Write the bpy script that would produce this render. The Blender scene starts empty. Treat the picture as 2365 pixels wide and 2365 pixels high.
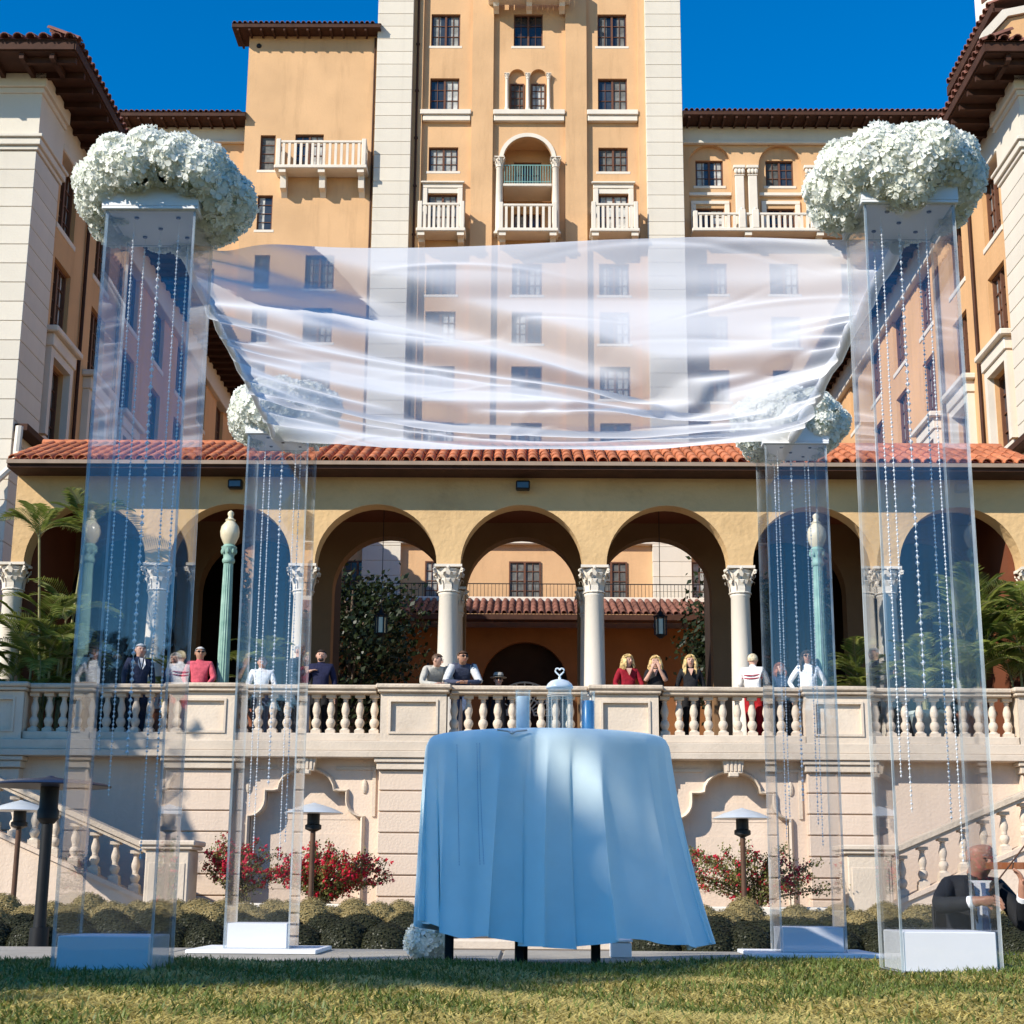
import bpy, bmesh, math, random
import numpy as np
from mathutils import Vector, Matrix, Euler, Quaternion
from mathutils.geometry import tessellate_polygon

R = math.radians
PI = math.pi
random.seed(7)
sc = bpy.context.scene
COL = sc.collection

# ------------------------------------------------------------------ camera
PITCH, YAW, ROLL, CAMZ = R(13.55), R(0.56), R(0.40), 0.295
fw = Vector((-math.sin(YAW) * math.cos(PITCH), math.cos(YAW) * math.cos(PITCH), math.sin(PITCH)))
rt = fw.cross(Vector((0, 0, 1))).normalized()
up = rt.cross(fw)
rt2 = rt * math.cos(ROLL) + up * math.sin(ROLL)
up2 = up * math.cos(ROLL) - rt * math.sin(ROLL)
cd = bpy.data.cameras.new('camera')
cam = bpy.data.objects.new('camera', cd)
COL.objects.link(cam)
cam.matrix_world = Matrix(((rt2.x, up2.x, -fw.x, 0), (rt2.y, up2.y, -fw.y, 0), (rt2.z, up2.z, -fw.z, CAMZ), (0, 0, 0, 1)))
cd.sensor_width = 36.0
cd.lens = 36.0 * 3600 / 2365
cd.clip_start = 0.05
cd.clip_end = 3000
sc.camera = cam

# ------------------------------------------------------------------ sky, sun, exposure
SUN = Vector((1.2, 1.0, -1.0)).normalized()          # direction the light travels
elev = math.asin(-SUN.z)
w = bpy.data.worlds.new('World')
sc.world = w
w.use_nodes = True
nt = w.node_tree
nt.nodes.clear()
sky = nt.nodes.new('ShaderNodeTexSky')
sky.sky_type = 'NISHITA'
sky.sun_disc = False
sky.sun_elevation = elev
sky.sun_rotation = math.atan2(-SUN.x, -SUN.y)
sky.altitude = 0
sky.air_density = 1.0
sky.dust_density = 0.0
sky.ozone_density = 2.0
hsv = nt.nodes.new('ShaderNodeHueSaturation')
hsv.inputs['Saturation'].default_value = 1.58
hsv.inputs['Hue'].default_value = 0.506
bg = nt.nodes.new('ShaderNodeBackground')
bg.inputs['Strength'].default_value = 0.14
wo = nt.nodes.new('ShaderNodeOutputWorld')
nt.links.new(sky.outputs[0], hsv.inputs['Color'])
nt.links.new(hsv.outputs[0], bg.inputs['Color'])
nt.links.new(bg.outputs[0], wo.inputs['Surface'])
sl = bpy.data.lights.new('sun', 'SUN')
sl.energy = 5.0
sl.angle = R(0.53)
sl.color = (1.0, 0.93, 0.82)
so = bpy.data.objects.new('sun', sl)
COL.objects.link(so)
so.rotation_euler = SUN.to_track_quat('-Z', 'Y').to_euler()
so.location = (-40, -40, 60)
vs = sc.view_settings
vs.view_transform = 'Standard'
vs.look = 'None'
vs.exposure = 0.40
vs.gamma = 1.0
vs.use_curve_mapping = False
sc.cycles.use_denoising = True
sc.cycles.max_bounces = 10
sc.cycles.transparent_max_bounces = 40
sc.cycles.glossy_bounces = 4
sc.cycles.diffuse_bounces = 4
sc.cycles.caustics_reflective = False
sc.cycles.caustics_refractive = False

# ------------------------------------------------------------------ materials
def new_mat(name):
    m = bpy.data.materials.new(name)
    m.use_nodes = True
    t = m.node_tree
    t.nodes.clear()
    o = t.nodes.new('ShaderNodeOutputMaterial')
    return m, t, o

def pm(name, col, rough=0.85, var=0.12, scale=2.0, bump=0.0, bscale=40.0, spec=0.3, col2=None, stain=0.0, metal=0.0,
       island=0.0, rnd=0.0, streak=False):
    """Principled material: base colour broken up by two noises, optional stains, per-piece variation and bump."""
    m, t, o = new_mat(name)
    N, L = t.nodes.new, t.links.new
    b = N('ShaderNodeBsdfPrincipled')
    b.inputs['Roughness'].default_value = rough
    b.inputs['Metallic'].default_value = metal
    b.inputs['Specular IOR Level'].default_value = spec
    L(b.outputs[0], o.inputs['Surface'])
    tc = N('ShaderNodeTexCoord')
    vec = tc.outputs['Object']
    n1 = N('ShaderNodeTexNoise')
    n1.inputs['Scale'].default_value = scale
    n1.inputs['Detail'].default_value = 6
    L(vec, n1.inputs['Vector'])
    mx = N('ShaderNodeMix')
    mx.data_type = 'RGBA'
    c = Vector(col)
    a = c * (1 - var)
    d = Vector(col2) if col2 else c * (1 + var)
    mx.inputs[6].default_value = (*a, 1)
    mx.inputs[7].default_value = (*d, 1)
    rm = N('ShaderNodeMapRange')
    rm.inputs[1].default_value = 0.3
    rm.inputs[2].default_value = 0.7
    L(n1.outputs['Fac'], rm.inputs[0])
    L(rm.outputs[0], mx.inputs[0])
    out = mx.outputs[2]
    if stain > 0:
        n2 = N('ShaderNodeTexNoise')
        n2.inputs['Scale'].default_value = scale * 1.7
        n2.inputs['Detail'].default_value = 9
        n2.inputs['Roughness'].default_value = 0.7
        if streak:
            mp = N('ShaderNodeMapping')
            mp.inputs['Scale'].default_value = (3.0, 3.0, 0.35)
            L(vec, mp.inputs[0])
            L(mp.outputs[0], n2.inputs['Vector'])
        else:
            L(vec, n2.inputs['Vector'])
        r2 = N('ShaderNodeMapRange')
        r2.inputs[1].default_value = 0.52
        r2.inputs[2].default_value = 0.75
        r2.inputs[4].default_value = stain
        L(n2.outputs['Fac'], r2.inputs[0])
        m2 = N('ShaderNodeMix')
        m2.data_type = 'RGBA'
        L(r2.outputs[0], m2.inputs[0])
        L(out, m2.inputs[6])
        m2.inputs[7].default_value = (c.x * .42, c.y * .38, c.z * .34, 1)
        out = m2.outputs[2]
    if island > 0 or rnd > 0:
        hs = N('ShaderNodeHueSaturation')
        mr = N('ShaderNodeMapRange')
        amt = island or rnd
        mr.inputs[3].default_value = 1 - amt
        mr.inputs[4].default_value = 1 + amt
        if island > 0:
            g = N('ShaderNodeNewGeometry')
            L(g.outputs['Random Per Island'], mr.inputs[0])
        else:
            g = N('ShaderNodeObjectInfo')
            L(g.outputs['Random'], mr.inputs[0])
        L(mr.outputs[0], hs.inputs['Value'])
        L(out, hs.inputs['Color'])
        out = hs.outputs[0]
    L(out, b.inputs['Base Color'])
    if bump > 0:
        n3 = N('ShaderNodeTexNoise')
        n3.inputs['Scale'].default_value = bscale
        n3.inputs['Detail'].default_value = 5
        L(vec, n3.inputs['Vector'])
        bp = N('ShaderNodeBump')
        bp.inputs['Strength'].default_value = min(1, bump)
        bp.inputs['Distance'].default_value = 0.02
        L(n3.outputs['Fac'], bp.inputs['Height'])
        L(bp.outputs[0], b.inputs['Normal'])
    return m

def leaf_mat(name, c1, c2, trans=0.35, rough=0.45):
    m, t, o = new_mat(name)
    N, L = t.nodes.new, t.links.new
    g = N('ShaderNodeNewGeometry')
    mx = N('ShaderNodeMix')
    mx.data_type = 'RGBA'
    mx.inputs[6].default_value = (*c1, 1)
    mx.inputs[7].default_value = (*c2, 1)
    L(g.outputs['Random Per Island'], mx.inputs[0])
    b = N('ShaderNodeBsdfPrincipled')
    b.inputs['Roughness'].default_value = rough
    b.inputs['Specular IOR Level'].default_value = 0.35
    L(mx.outputs[2], b.inputs['Base Color'])
    tr = N('ShaderNodeBsdfTranslucent')
    L(mx.outputs[2], tr.inputs['Color'])
    ms = N('ShaderNodeMixShader')
    ms.inputs[0].default_value = trans
    L(b.outputs[0], ms.inputs[1])
    L(tr.outputs[0], ms.inputs[2])
    L(ms.outputs[0], o.inputs['Surface'])
    return m

def clear_mat(name, tint=(1, 1, 1), ior=1.49, haze=0.02, hazecol=(.8, .85, .9), rough=0.0):
    """thin clear sheet: passes light straight through, reflects by Fresnel, faint dust haze"""
    m, t, o = new_mat(name)
    N, L = t.nodes.new, t.links.new
    tr = N('ShaderNodeBsdfTransparent')
    tr.inputs[0].default_value = (*tint, 1)
    gl = N('ShaderNodeBsdfGlossy')
    gl.inputs['Roughness'].default_value = rough
    fr = N('ShaderNodeFresnel')
    ge = N('ShaderNodeNewGeometry')
    mi_ = N('ShaderNodeMapRange')                 # same reflectance entering and leaving the sheet
    mi_.inputs[3].default_value = ior
    mi_.inputs[4].default_value = 1 / ior
    L(ge.outputs['Backfacing'], mi_.inputs[0])
    L(mi_.outputs[0], fr.inputs['IOR'])
    a = N('ShaderNodeMixShader')
    L(fr.outputs[0], a.inputs[0])
    L(tr.outputs[0], a.inputs[1])
    L(gl.outputs[0], a.inputs[2])
    df = N('ShaderNodeBsdfDiffuse')
    df.inputs[0].default_value = (*hazecol, 1)
    b = N('ShaderNodeMixShader')
    n = N('ShaderNodeTexNoise')
    n.inputs['Scale'].default_value = 5
    n.inputs['Detail'].default_value = 8
    tc = N('ShaderNodeTexCoord')
    L(tc.outputs['Object'], n.inputs['Vector'])
    mr = N('ShaderNodeMapRange')
    mr.inputs[1].default_value = 0.35
    mr.inputs[2].default_value = 0.75
    mr.inputs[3].default_value = haze * 0.5
    mr.inputs[4].default_value = haze * 1.8
    L(n.outputs['Fac'], mr.inputs[0])
    L(mr.outputs[0], b.inputs[0])
    L(a.outputs[0], b.inputs[1])
    L(df.outputs[0], b.inputs[2])
    L(b.outputs[0], o.inputs['Surface'])
    return m

M = {}
M['orange'] = pm('orange_stucco', (.61, .38, .20), .9, .10, .35, .5, 7, stain=.30, streak=True)
M['orange_wing'] = pm('wing_stucco', (.64, .375, .18), .9, .10, .4, .5, 7, stain=.30, streak=True)
M['arcade'] = pm('arcade_stucco', (.62, .415, .205), .9, .11, .6, .9, 9, stain=.34)
M['cream'] = pm('cream_stone', (.66, .60, .50), .85, .07, .6, .25, 14, stain=.12, streak=True, rnd=.035)
M['trim'] = pm('pale_trim_stone', (.70, .63, .53), .85, .06, 1.0, .2, 20, stain=.08)
M['stone'] = pm('cast_stone', (.62, .52, .41), .88, .10, 1.3, .4, 25, stain=.28, rnd=.04)
M['rail'] = pm('weathered_rail_stone', (.56, .46, .35), .9, .14, 2.2, .6, 22, stain=.55)
M['pinkwall'] = pm('pinkish_render', (.68, .54, .42), .9, .07, .8, .4, 22, stain=.20, streak=True)
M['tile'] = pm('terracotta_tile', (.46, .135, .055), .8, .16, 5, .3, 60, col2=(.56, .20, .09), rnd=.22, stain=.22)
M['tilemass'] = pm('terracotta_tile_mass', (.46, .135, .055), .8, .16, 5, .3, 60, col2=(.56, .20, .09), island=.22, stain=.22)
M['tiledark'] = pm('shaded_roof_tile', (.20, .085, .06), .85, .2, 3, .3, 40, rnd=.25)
M['wood'] = pm('dark_eave_timber', (.055, .022, .012), .8, .25, 3, .2, 30)
M['gutter'] = pm('weathered_gutter', (.30, .22, .16), .7, .15, 3)
M['winframe'] = pm('brown_window_frame', (.13, .055, .03), .6, .2, 4)
M['glass'] = pm('dark_window_glass', (.035, .042, .050), .12, .4, .7, spec=.6, rnd=.7)
M['curtain'] = pm('window_curtain', (.30, .30, .28), .9, .4, 3, rnd=.7)
M['rearwall'] = pm('loggia_wall_render', (.22, .125, .06), .9, .12, .8, .3, 10, stain=.2)  # reddish inner wall, its colour darkened further to deepen the loggia shade
M['courtwall'] = pm('shade_darkened_render', (.20, .085, .03), .9, .15, .5, .3, 10, stain=.3)  # orange wall colour darkened to carry the shade of the lean-to eave
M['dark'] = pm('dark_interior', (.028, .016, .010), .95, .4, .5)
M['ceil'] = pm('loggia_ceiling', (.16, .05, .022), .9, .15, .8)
M['concrete'] = pm('concrete_slab', (.34, .31, .26), .9, .15, 3, .4, 60, stain=.3)
M['paving'] = pm('plaza_paving', (.30, .25, .19), .9, .12, 1.5, .3, 30, stain=.2)
M['terrfloor'] = pm('terrace_floor', (.20, .13, .085), .9, .12, 1, .2, 20)
M['courtpave'] = pm('courtyard_paving_stone', (.52, .40, .27), .9, .12, 1, .2, 20)
M['soil'] = pm('lawn_soil', (.075, .075, .03), .95, .3, 8, .6, 60, col2=(.13, .11, .045))
M['verdigris'] = pm('verdigris_bronze', (.20, .36, .29), .6, .18, 6, .2, 30, col2=(.30, .45, .37))
M['globe'] = pm('lamp_globe_glass', (.66, .58, .40), .22, .12, 3, spec=.6)
M['iron'] = pm('black_iron', (.010, .010, .011), .5, .3, 8)
M['greenrail'] = pm('green_painted_iron', (.16, .30, .27), .5, .1, 6)
M['steel'] = pm('heater_cap_aluminium', (.62, .66, .68), .38, .08, 4, metal=.25, spec=.6)
M['shadesteel'] = pm('shade_darkened_cap_metal', (.012, .022, .05), .35, .2, 4)
M['bronze'] = pm('brown_heater_post', (.09, .045, .025), .5, .2, 5)
M['white'] = pm('white_painted_board', (.80, .81, .82), .5, .03, 4, spec=.4)
M['screw'] = pm('screw_head_metal', (.12, .12, .13), .4, .2, 8, metal=.6)
M['acrylic'] = clear_mat('clear_acrylic', (.99, .993, 1.0), 1.49, .003, (.62, .74, .95))
M['glassclear'] = clear_mat('clear_vase_glass', (.97, .985, .99), 1.45, .03)
M['acryledge'] = clear_mat('polished_acrylic_edge', (.8, .88, .9), 1.5, .40, (.72, .78, .80))
M['petal'] = leaf_mat('hydrangea_petal', (.84, .86, .76), (.95, .95, .90), .36, .6)
M['petalcore'] = pm('hydrangea_core_green', (.52, .58, .42), .8, .2, 9)  # pale green filler core beneath the petals
M['cloth'] = pm('blue_table_linen', (.80, .95, .96), .8, .04, 7, .06, 300, spec=.15)
M['stitch'] = pm('linen_seam_thread', (.40, .55, .70), .8, .05, 9)
M['shadeboxleaf'] = leaf_mat('boxwood_leaf_shade_toned', (.018, .022, .008), (.045, .045, .016), .12)  # near-black leaf tone stands in for shade on the nearer dome rows
M['litboxleaf'] = leaf_mat('boxwood_leaf_sun_toned', (.24, .185, .07), (.38, .30, .13), .2)  # pale tan leaf tone stands in for sunlight on the farther dome rows
M['litboxcore'] = pm('boxwood_core_sun_toned', (.20, .15, .06), .95, .2, 9)
M['shadeboxcore'] = pm('boxwood_core_shade_toned', (.016, .017, .007), .95, .3, 9)
M['palmleaf'] = leaf_mat('palm_leaflet', (.12, .18, .025), (.32, .33, .08), .45)
M['palmstem'] = pm('palm_cane', (.26, .24, .11), .7, .2, 12)
M['bougleaf'] = leaf_mat('bougainvillea_leaf', (.10, .13, .03), (.20, .17, .05), .3)
M['bract'] = leaf_mat('bougainvillea_bract', (.55, .015, .03), (.75, .04, .09), .4)
M['twig'] = pm('woody_twig', (.13, .085, .05), .9, .2, 12)
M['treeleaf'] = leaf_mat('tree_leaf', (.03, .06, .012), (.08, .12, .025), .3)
M['shadeleaf'] = leaf_mat('shade_darkened_leaf', (.008, .016, .004), (.022, .035, .010), .2)  # leaf colour darkened to make the crowns read as shaded
M['bark'] = pm('tree_bark', (.12, .085, .06), .95, .3, 8, .6, 25)
M['pot'] = pm('terracotta_pot', (.42, .15, .07), .85, .15, 4)
M['paleblue'] = pm('pale_glazed_pot', (.50, .58, .56), .4, .1, 4)
M['blueliquid'] = pm('blue_water', (.01, .20, .46), .3, .05, 3, spec=.5)
M['paleliquid'] = pm('pale_blue_sand', (.66, .76, .80), .6, .08, 30)
M['frost'] = pm('pale_blue_glazed_lid', (.78, .84, .86), .25, .05, 5, spec=.6)

def bead_mat():
    m, t, o = new_mat('cut_crystal')
    N, L = t.nodes.new, t.links.new
    gl = N('ShaderNodeBsdfGlossy')
    gl.inputs['Roughness'].default_value = 0.08
    gl.inputs[0].default_value = (.9, .94, 1, 1)
    tr = N('ShaderNodeBsdfTransparent')
    tr.inputs[0].default_value = (.86, .90, .95, 1)
    df = N('ShaderNodeBsdfDiffuse')
    df.inputs[0].default_value = (.95, .95, .93, 1)
    a = N('ShaderNodeMixShader')
    a.inputs[0].default_value = .45
    L(tr.outputs[0], a.inputs[1])
    L(gl.outputs[0], a.inputs[2])
    b = N('ShaderNodeMixShader')
    b.inputs[0].default_value = .74
    L(a.outputs[0], b.inputs[1])
    L(df.outputs[0], b.inputs[2])
    L(b.outputs[0], o.inputs['Surface'])
    return m
M['bead'] = bead_mat()

def sheer_mat():
    m, t, o = new_mat('sheer_white_voile')
    N, L = t.nodes.new, t.links.new
    tr = N('ShaderNodeBsdfTransparent')
    tr.inputs[0].default_value = (.95, .96, 1, 1)
    df = N('ShaderNodeBsdfDiffuse')
    df.inputs[0].default_value = (.92, .91, .89, 1)
    tl = N('ShaderNodeBsdfTranslucent')
    tl.inputs[0].default_value = (.96, .95, .92, 1)
    a = N('ShaderNodeMixShader')
    a.inputs[0].default_value = .75
    L(df.outputs[0], a.inputs[1])
    L(tl.outputs[0], a.inputs[2])
    lw = N('ShaderNodeLayerWeight')
    lw.inputs[0].default_value = .45
    ma = N('ShaderNodeMath')
    ma.operation = 'MULTIPLY_ADD'
    L(lw.outputs['Facing'], ma.inputs[0])
    ma.inputs[1].default_value = .55
    ma.inputs[2].default_value = .50
    b = N('ShaderNodeMixShader')
    L(ma.outputs[0], b.inputs[0])
    L(tr.outputs[0], b.inputs[1])
    L(a.outputs[0], b.inputs[2])
    L(b.outputs[0], o.inputs['Surface'])
    return m
M['sheer'] = sheer_mat()

# ------------------------------------------------------------------ mesh helpers
class MB:
    def __init__(s):
        s.v, s.f, s.m = [], [], []
    def add(s, vs, fs, mi=0):
        o = len(s.v)
        s.v.extend(vs)
        for f in fs:
            s.f.append([i + o for i in f])
            s.m.append(mi)
        return s
    def box(s, x0, x1, y0, y1, z0, z1, mi=0):
        vs = [(x0, y0, z0), (x1, y0, z0), (x1, y1, z0), (x0, y1, z0), (x0, y0, z1), (x1, y0, z1), (x1, y1, z1), (x0, y1, z1)]
        return s.add(vs, [(0, 3, 2, 1), (4, 5, 6, 7), (0, 1, 5, 4), (1, 2, 6, 5), (2, 3, 7, 6), (3, 0, 4, 7)], mi)
    def bbox(s, x0, x1, y0, y1, z0, z1, b=.01, mi=0):
        """box with bevelled edges"""
        bm = bmesh.new()
        bmesh.ops.create_cube(bm, size=1)
        for v in bm.verts:
            v.co = Vector(((x0 + x1) / 2 + v.co.x * (x1 - x0), (y0 + y1) / 2 + v.co.y * (y1 - y0), (z0 + z1) / 2 + v.co.z * (z1 - z0)))
        bmesh.ops.bevel(bm, geom=bm.edges[:], offset=b, segments=1, affect='EDGES')
        bm.verts.index_update()
        s.add([tuple(v.co) for v in bm.verts], [[v.index for v in f.verts] for f in bm.faces], mi)
        bm.free()
        return s
    def prism(s, poly, mp, d0, d1, mi=0, cap0=True, cap1=True):
        """polygon [(u,z)] extruded between depths d0 and d1, mp(u,z,d)->xyz"""
        n = len(poly)
        vs = [mp(u, z, d0) for u, z in poly] + [mp(u, z, d1) for u, z in poly]
        fs = [(i, (i + 1) % n, (i + 1) % n + n, i + n) for i in range(n)]
        tri = tessellate_polygon([[Vector((u, z, 0)) for u, z in poly]])
        if cap0:
            fs += [tuple(t) for t in tri]
        if cap1:
            fs += [tuple(i + n for i in t) for t in tri]
        return s.add(vs, fs, mi)
    def wall(s, outer, holes, mp, depth, mi=0, rmi=None):
        """wall face with holes; each hole gets reveals of the given depth"""
        loops = [outer] + holes
        tri = tessellate_polygon([[Vector((u, z, 0)) for u, z in l] for l in loops])
        flat = [p for l in loops for p in l]
        s.add([mp(u, z, 0) for u, z in flat], [tuple(t) for t in tri], mi)
        for h in holes:
            n = len(h)
            vs = [mp(u, z, 0) for u, z in h] + [mp(u, z, depth) for u, z in h]
            s.add(vs, [(i, (i + 1) % n, (i + 1) % n + n, i + n) for i in range(n)], mi if rmi is None else rmi)
        return s
    def lathe(s, prof, cx=0, cy=0, seg=12, sx=1, sy=1, mi=0, a0=0, capped=True):
        vs, fs = [], []
        for r, z in prof:
            for i in range(seg):
                a = a0 + 2 * PI * i / seg
                vs.append((cx + r * sx * math.cos(a), cy + r * sy * math.sin(a), z))
        for j in range(len(prof) - 1):
            for i in range(seg):
                k = (i + 1) % seg
                fs.append((j * seg + i, j * seg + k, (j + 1) * seg + k, (j + 1) * seg + i))
        if capped:
            fs.append(tuple(range(seg - 1, -1, -1)))
            fs.append(tuple((len(prof) - 1) * seg + i for i in range(seg)))
        return s.add(vs, fs, mi)
    def tube(s, pts, r, seg=6, mi=0):
        pts = [Vector(p) for p in pts]
        rs = r if isinstance(r, (list, tuple)) else [r] * len(pts)
        vs, fs = [], []
        for j, p in enumerate(pts):
            d = (pts[min(j + 1, len(pts) - 1)] - pts[max(j - 1, 0)]).normalized()
            a = d.cross(Vector((0, 0, 1)) if abs(d.z) < .95 else Vector((1, 0, 0))).normalized()
            b = d.cross(a)
            for i in range(seg):
                t = 2 * PI * i / seg
                vs.append(tuple(p + (a * math.cos(t) + b * math.sin(t)) * rs[j]))
        for j in range(len(pts) - 1):
            for i in range(seg):
                k = (i + 1) % seg
                fs.append((j * seg + i, j * seg + k, (j + 1) * seg + k, (j + 1) * seg + i))
        fs.append(tuple(range(seg)))
        fs.append(tuple((len(pts) - 1) * seg + i for i in range(seg - 1, -1, -1)))
        return s.add(vs, fs, mi)
    def ball(s, c, r, seg=8, rings=6, mi=0):
        rx, ry, rz = r if isinstance(r, (list, tuple)) else (r, r, r)
        prof = [(math.sin(PI * j / rings), -math.cos(PI * j / rings)) for j in range(rings + 1)]
        vs, fs = [], []
        for q, z in prof:
            q = max(q, .001)
            for i in range(seg):
                a = 2 * PI * i / seg
                vs.append((c[0] + rx * q * math.cos(a), c[1] + ry * q * math.sin(a), c[2] + rz * z))
        for j in range(rings):
            for i in range(seg):
                k = (i + 1) % seg
                fs.append((j * seg + i, j * seg + k, (j + 1) * seg + k, (j + 1) * seg + i))
        return s.add(vs, fs, mi)
    def mesh(s, name, mats, smooth=False, ang=40):
        me = bpy.data.meshes.new(name)
        me.from_pydata(s.v, [], s.f)
        for m in (mats if isinstance(mats, (list, tuple)) else [mats]):
            me.materials.append(M[m] if isinstance(m, str) else m)
        if any(s.m):
            me.polygons.foreach_set('material_index', s.m)
        me.validate()
        if smooth:
            me.polygons.foreach_set('use_smooth', [True] * len(me.polygons))
            me.set_sharp_from_angle(angle=R(ang))
        me.update()
        return me
    def obj(s, name, mats, parent=None, loc=(0, 0, 0), rz=0, smooth=False, ang=40):
        return put(name, s.mesh(name, mats, smooth, ang), parent, loc, rz)

def put(name, me, parent=None, loc=(0, 0, 0), rz=0, rot=None, sca=None):
    o = bpy.data.objects.new(name, me)
    COL.objects.link(o)
    if parent:
        o.parent = parent
    o.location = loc
    o.rotation_euler = rot if rot else (0, 0, rz)
    if sca:
        o.scale = sca if isinstance(sca, (tuple, list)) else (sca, sca, sca)
    return o

def tag(o, label=None, cat=None, group=None, kind=None):
    if label:
        o['label'] = label
    if cat:
        o['category'] = cat
    if group:
        o['group'] = group
    if kind:
        o['kind'] = kind
    return o

def thing(name, label, cat, loc=(0, 0, 0), rz=0, group=None):
    return tag(put(name, None, None, loc, rz), label, cat, group)

def front(Y):
    return lambda u, z, d: (u, Y + d, z)
def side_l(X):                       # wall whose face looks towards +x
    return lambda u, z, d: (X - d, u, z)
def side_r(X):                       # wall whose face looks towards -x
    return lambda u, z, d: (X + d, u, z)
def rect(u0, u1, z0, z1):
    return [(u0, z0), (u1, z0), (u1, z1), (u0, z1)]
def arched(c, r, z0, zs, n=14, ry=None):
    ry = ry or r
    return [(c - r, z0), (c + r, z0)] + [(c + r * math.cos(PI * i / n), zs + ry * math.sin(PI * i / n)) for i in range(n + 1)]

# ------------------------------------------------------------------ window kit
_win = {}
def window(parent, x, y, z, wd, h, rz=0, cols=4, rows=3, sill=True, curtain=None, frame='winframe', name='window'):
    """a window in its reveal: glass with frame, sill and curtain as sub-parts; local y points into the wall"""
    key = (round(wd, 2), round(h, 2), cols, rows, frame)
    if key not in _win:
        g = MB().box(-wd / 2, wd / 2, .10, .12, 0, h).mesh('window_glass', 'glass')
        f = MB()
        t = .075
        f.box(-wd / 2, -wd / 2 + t, 0, .14, 0, h).box(wd / 2 - t, wd / 2, 0, .14, 0, h)
        f.box(-wd / 2 + t, wd / 2 - t, 0, .14, 0, t).box(-wd / 2 + t, wd / 2 - t, 0, .14, h - t, h)
        if wd > 1.1:
            f.box(-.06, .06, .003, .137, t, h - t)
        for i in range(1, cols):
            u = -wd / 2 + wd * i / cols
            if abs(u) > .05:
                f.box(u - .018, u + .018, .045, .097, t, h - t)
        for i in range(1, rows):
            q = h * i / rows
            f.box(-wd / 2 + t, wd / 2 - t, .05, .094, q - .018, q + .018)
        fm = f.mesh('window_frame', frame)
        sm = MB().bbox(-wd / 2 - .14, wd / 2 + .14, -.16, .1, -.17, -.003, .015).mesh('window_sill', 'trim')
        _win[key] = (g, fm, sm)
    g, fm, sm = _win[key]
    o = put(name, g, parent, (x, y, z), rz)
    put('frame', fm, o)
    if sill:
        put('sill', sm, o)
    if curtain:
        c = MB()
        n = 9
        for (a, b) in curtain:
            pts = [(-wd / 2 + wd * (a + (b - a) * i / n), .099 + .0008 * (i % 2)) for i in range(n + 1)]
            for i in range(n):
                (u0, d0), (u1, d1) = pts[i], pts[i + 1]
                c.add([(u0, d0, .08), (u1, d1, .08), (u1, d1, h - .08), (u0, d0, h - .08)], [(0, 1, 2, 3)])
        c.obj('curtain', 'curtain', o)
    return o

CUR = [[(.08, .32), (.68, .92)], [(.06, .45)], [(.55, .94)], None, [(.08, .92)], [(.08, .25), (.6, .92)]]

# ------------------------------------------------------------------ ground, lawn, slab, plaza
def structure(name, mb, mat, **k):
    return tag(mb.obj(name, mat, **k), kind='structure')

structure('ground', MB().add([(-700, -700, -.62), (700, -700, -.62), (700, 1500, -.62), (-700, 1500, -.62)], [(0, 1, 2, 3)]), 'paving')
# lawn: a gently uneven sheet whose far edge meets the concrete slab
lw = MB()
nx, ny = 60, 70
def lawn_z(x, y):
    return .035 + .018 * math.sin(x * 1.7 + .6) * math.sin(y * 1.1) + .020 * x * (x > 0) + .006 * math.sin(x * 6 + y * 4)
ys = [-140, -60, -20, -8, -3] + [(-1 + 6.7 * i / 60) for i in range(61)]
xs = [-120, -30, -15, -8, -5] + [-3.6 + 7.2 * i / 48 for i in range(49)] + [5, 8, 15, 30, 120]
vsl = [(x, y, lawn_z(x, y) if abs(x) < 4 and y > -3 else .03) for y in ys for x in xs]
fsl = [(j * len(xs) + i, j * len(xs) + i + 1, (j + 1) * len(xs) + i + 1, (j + 1) * len(xs) + i) for j in range(len(ys) - 1) for i in range(len(xs) - 1)]
lw.add(vsl, fsl)
structure('lawn', lw, 'soil', smooth=True)
# slab of cast concrete pieces carrying the rear columns and the table
slab = structure('slab', MB().box(-60, 60, 5.68, 7.85, -.75, -.012), 'concrete')
x = -9.1
while x < 9:
    MB().bbox(x, x + 1.49, 5.66, 7.87, -.15, 0, .006).obj('concrete_piece', 'concrete', slab)
    x += 1.5
structure('terrace', MB().box(-60, 60, 28.35, 37.7, -.6, 2.85), 'terrfloor')
structure('courtyard_paving', MB().box(-60, 60, 37.702, 130, -.6, 2.85), 'courtpave')

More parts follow.
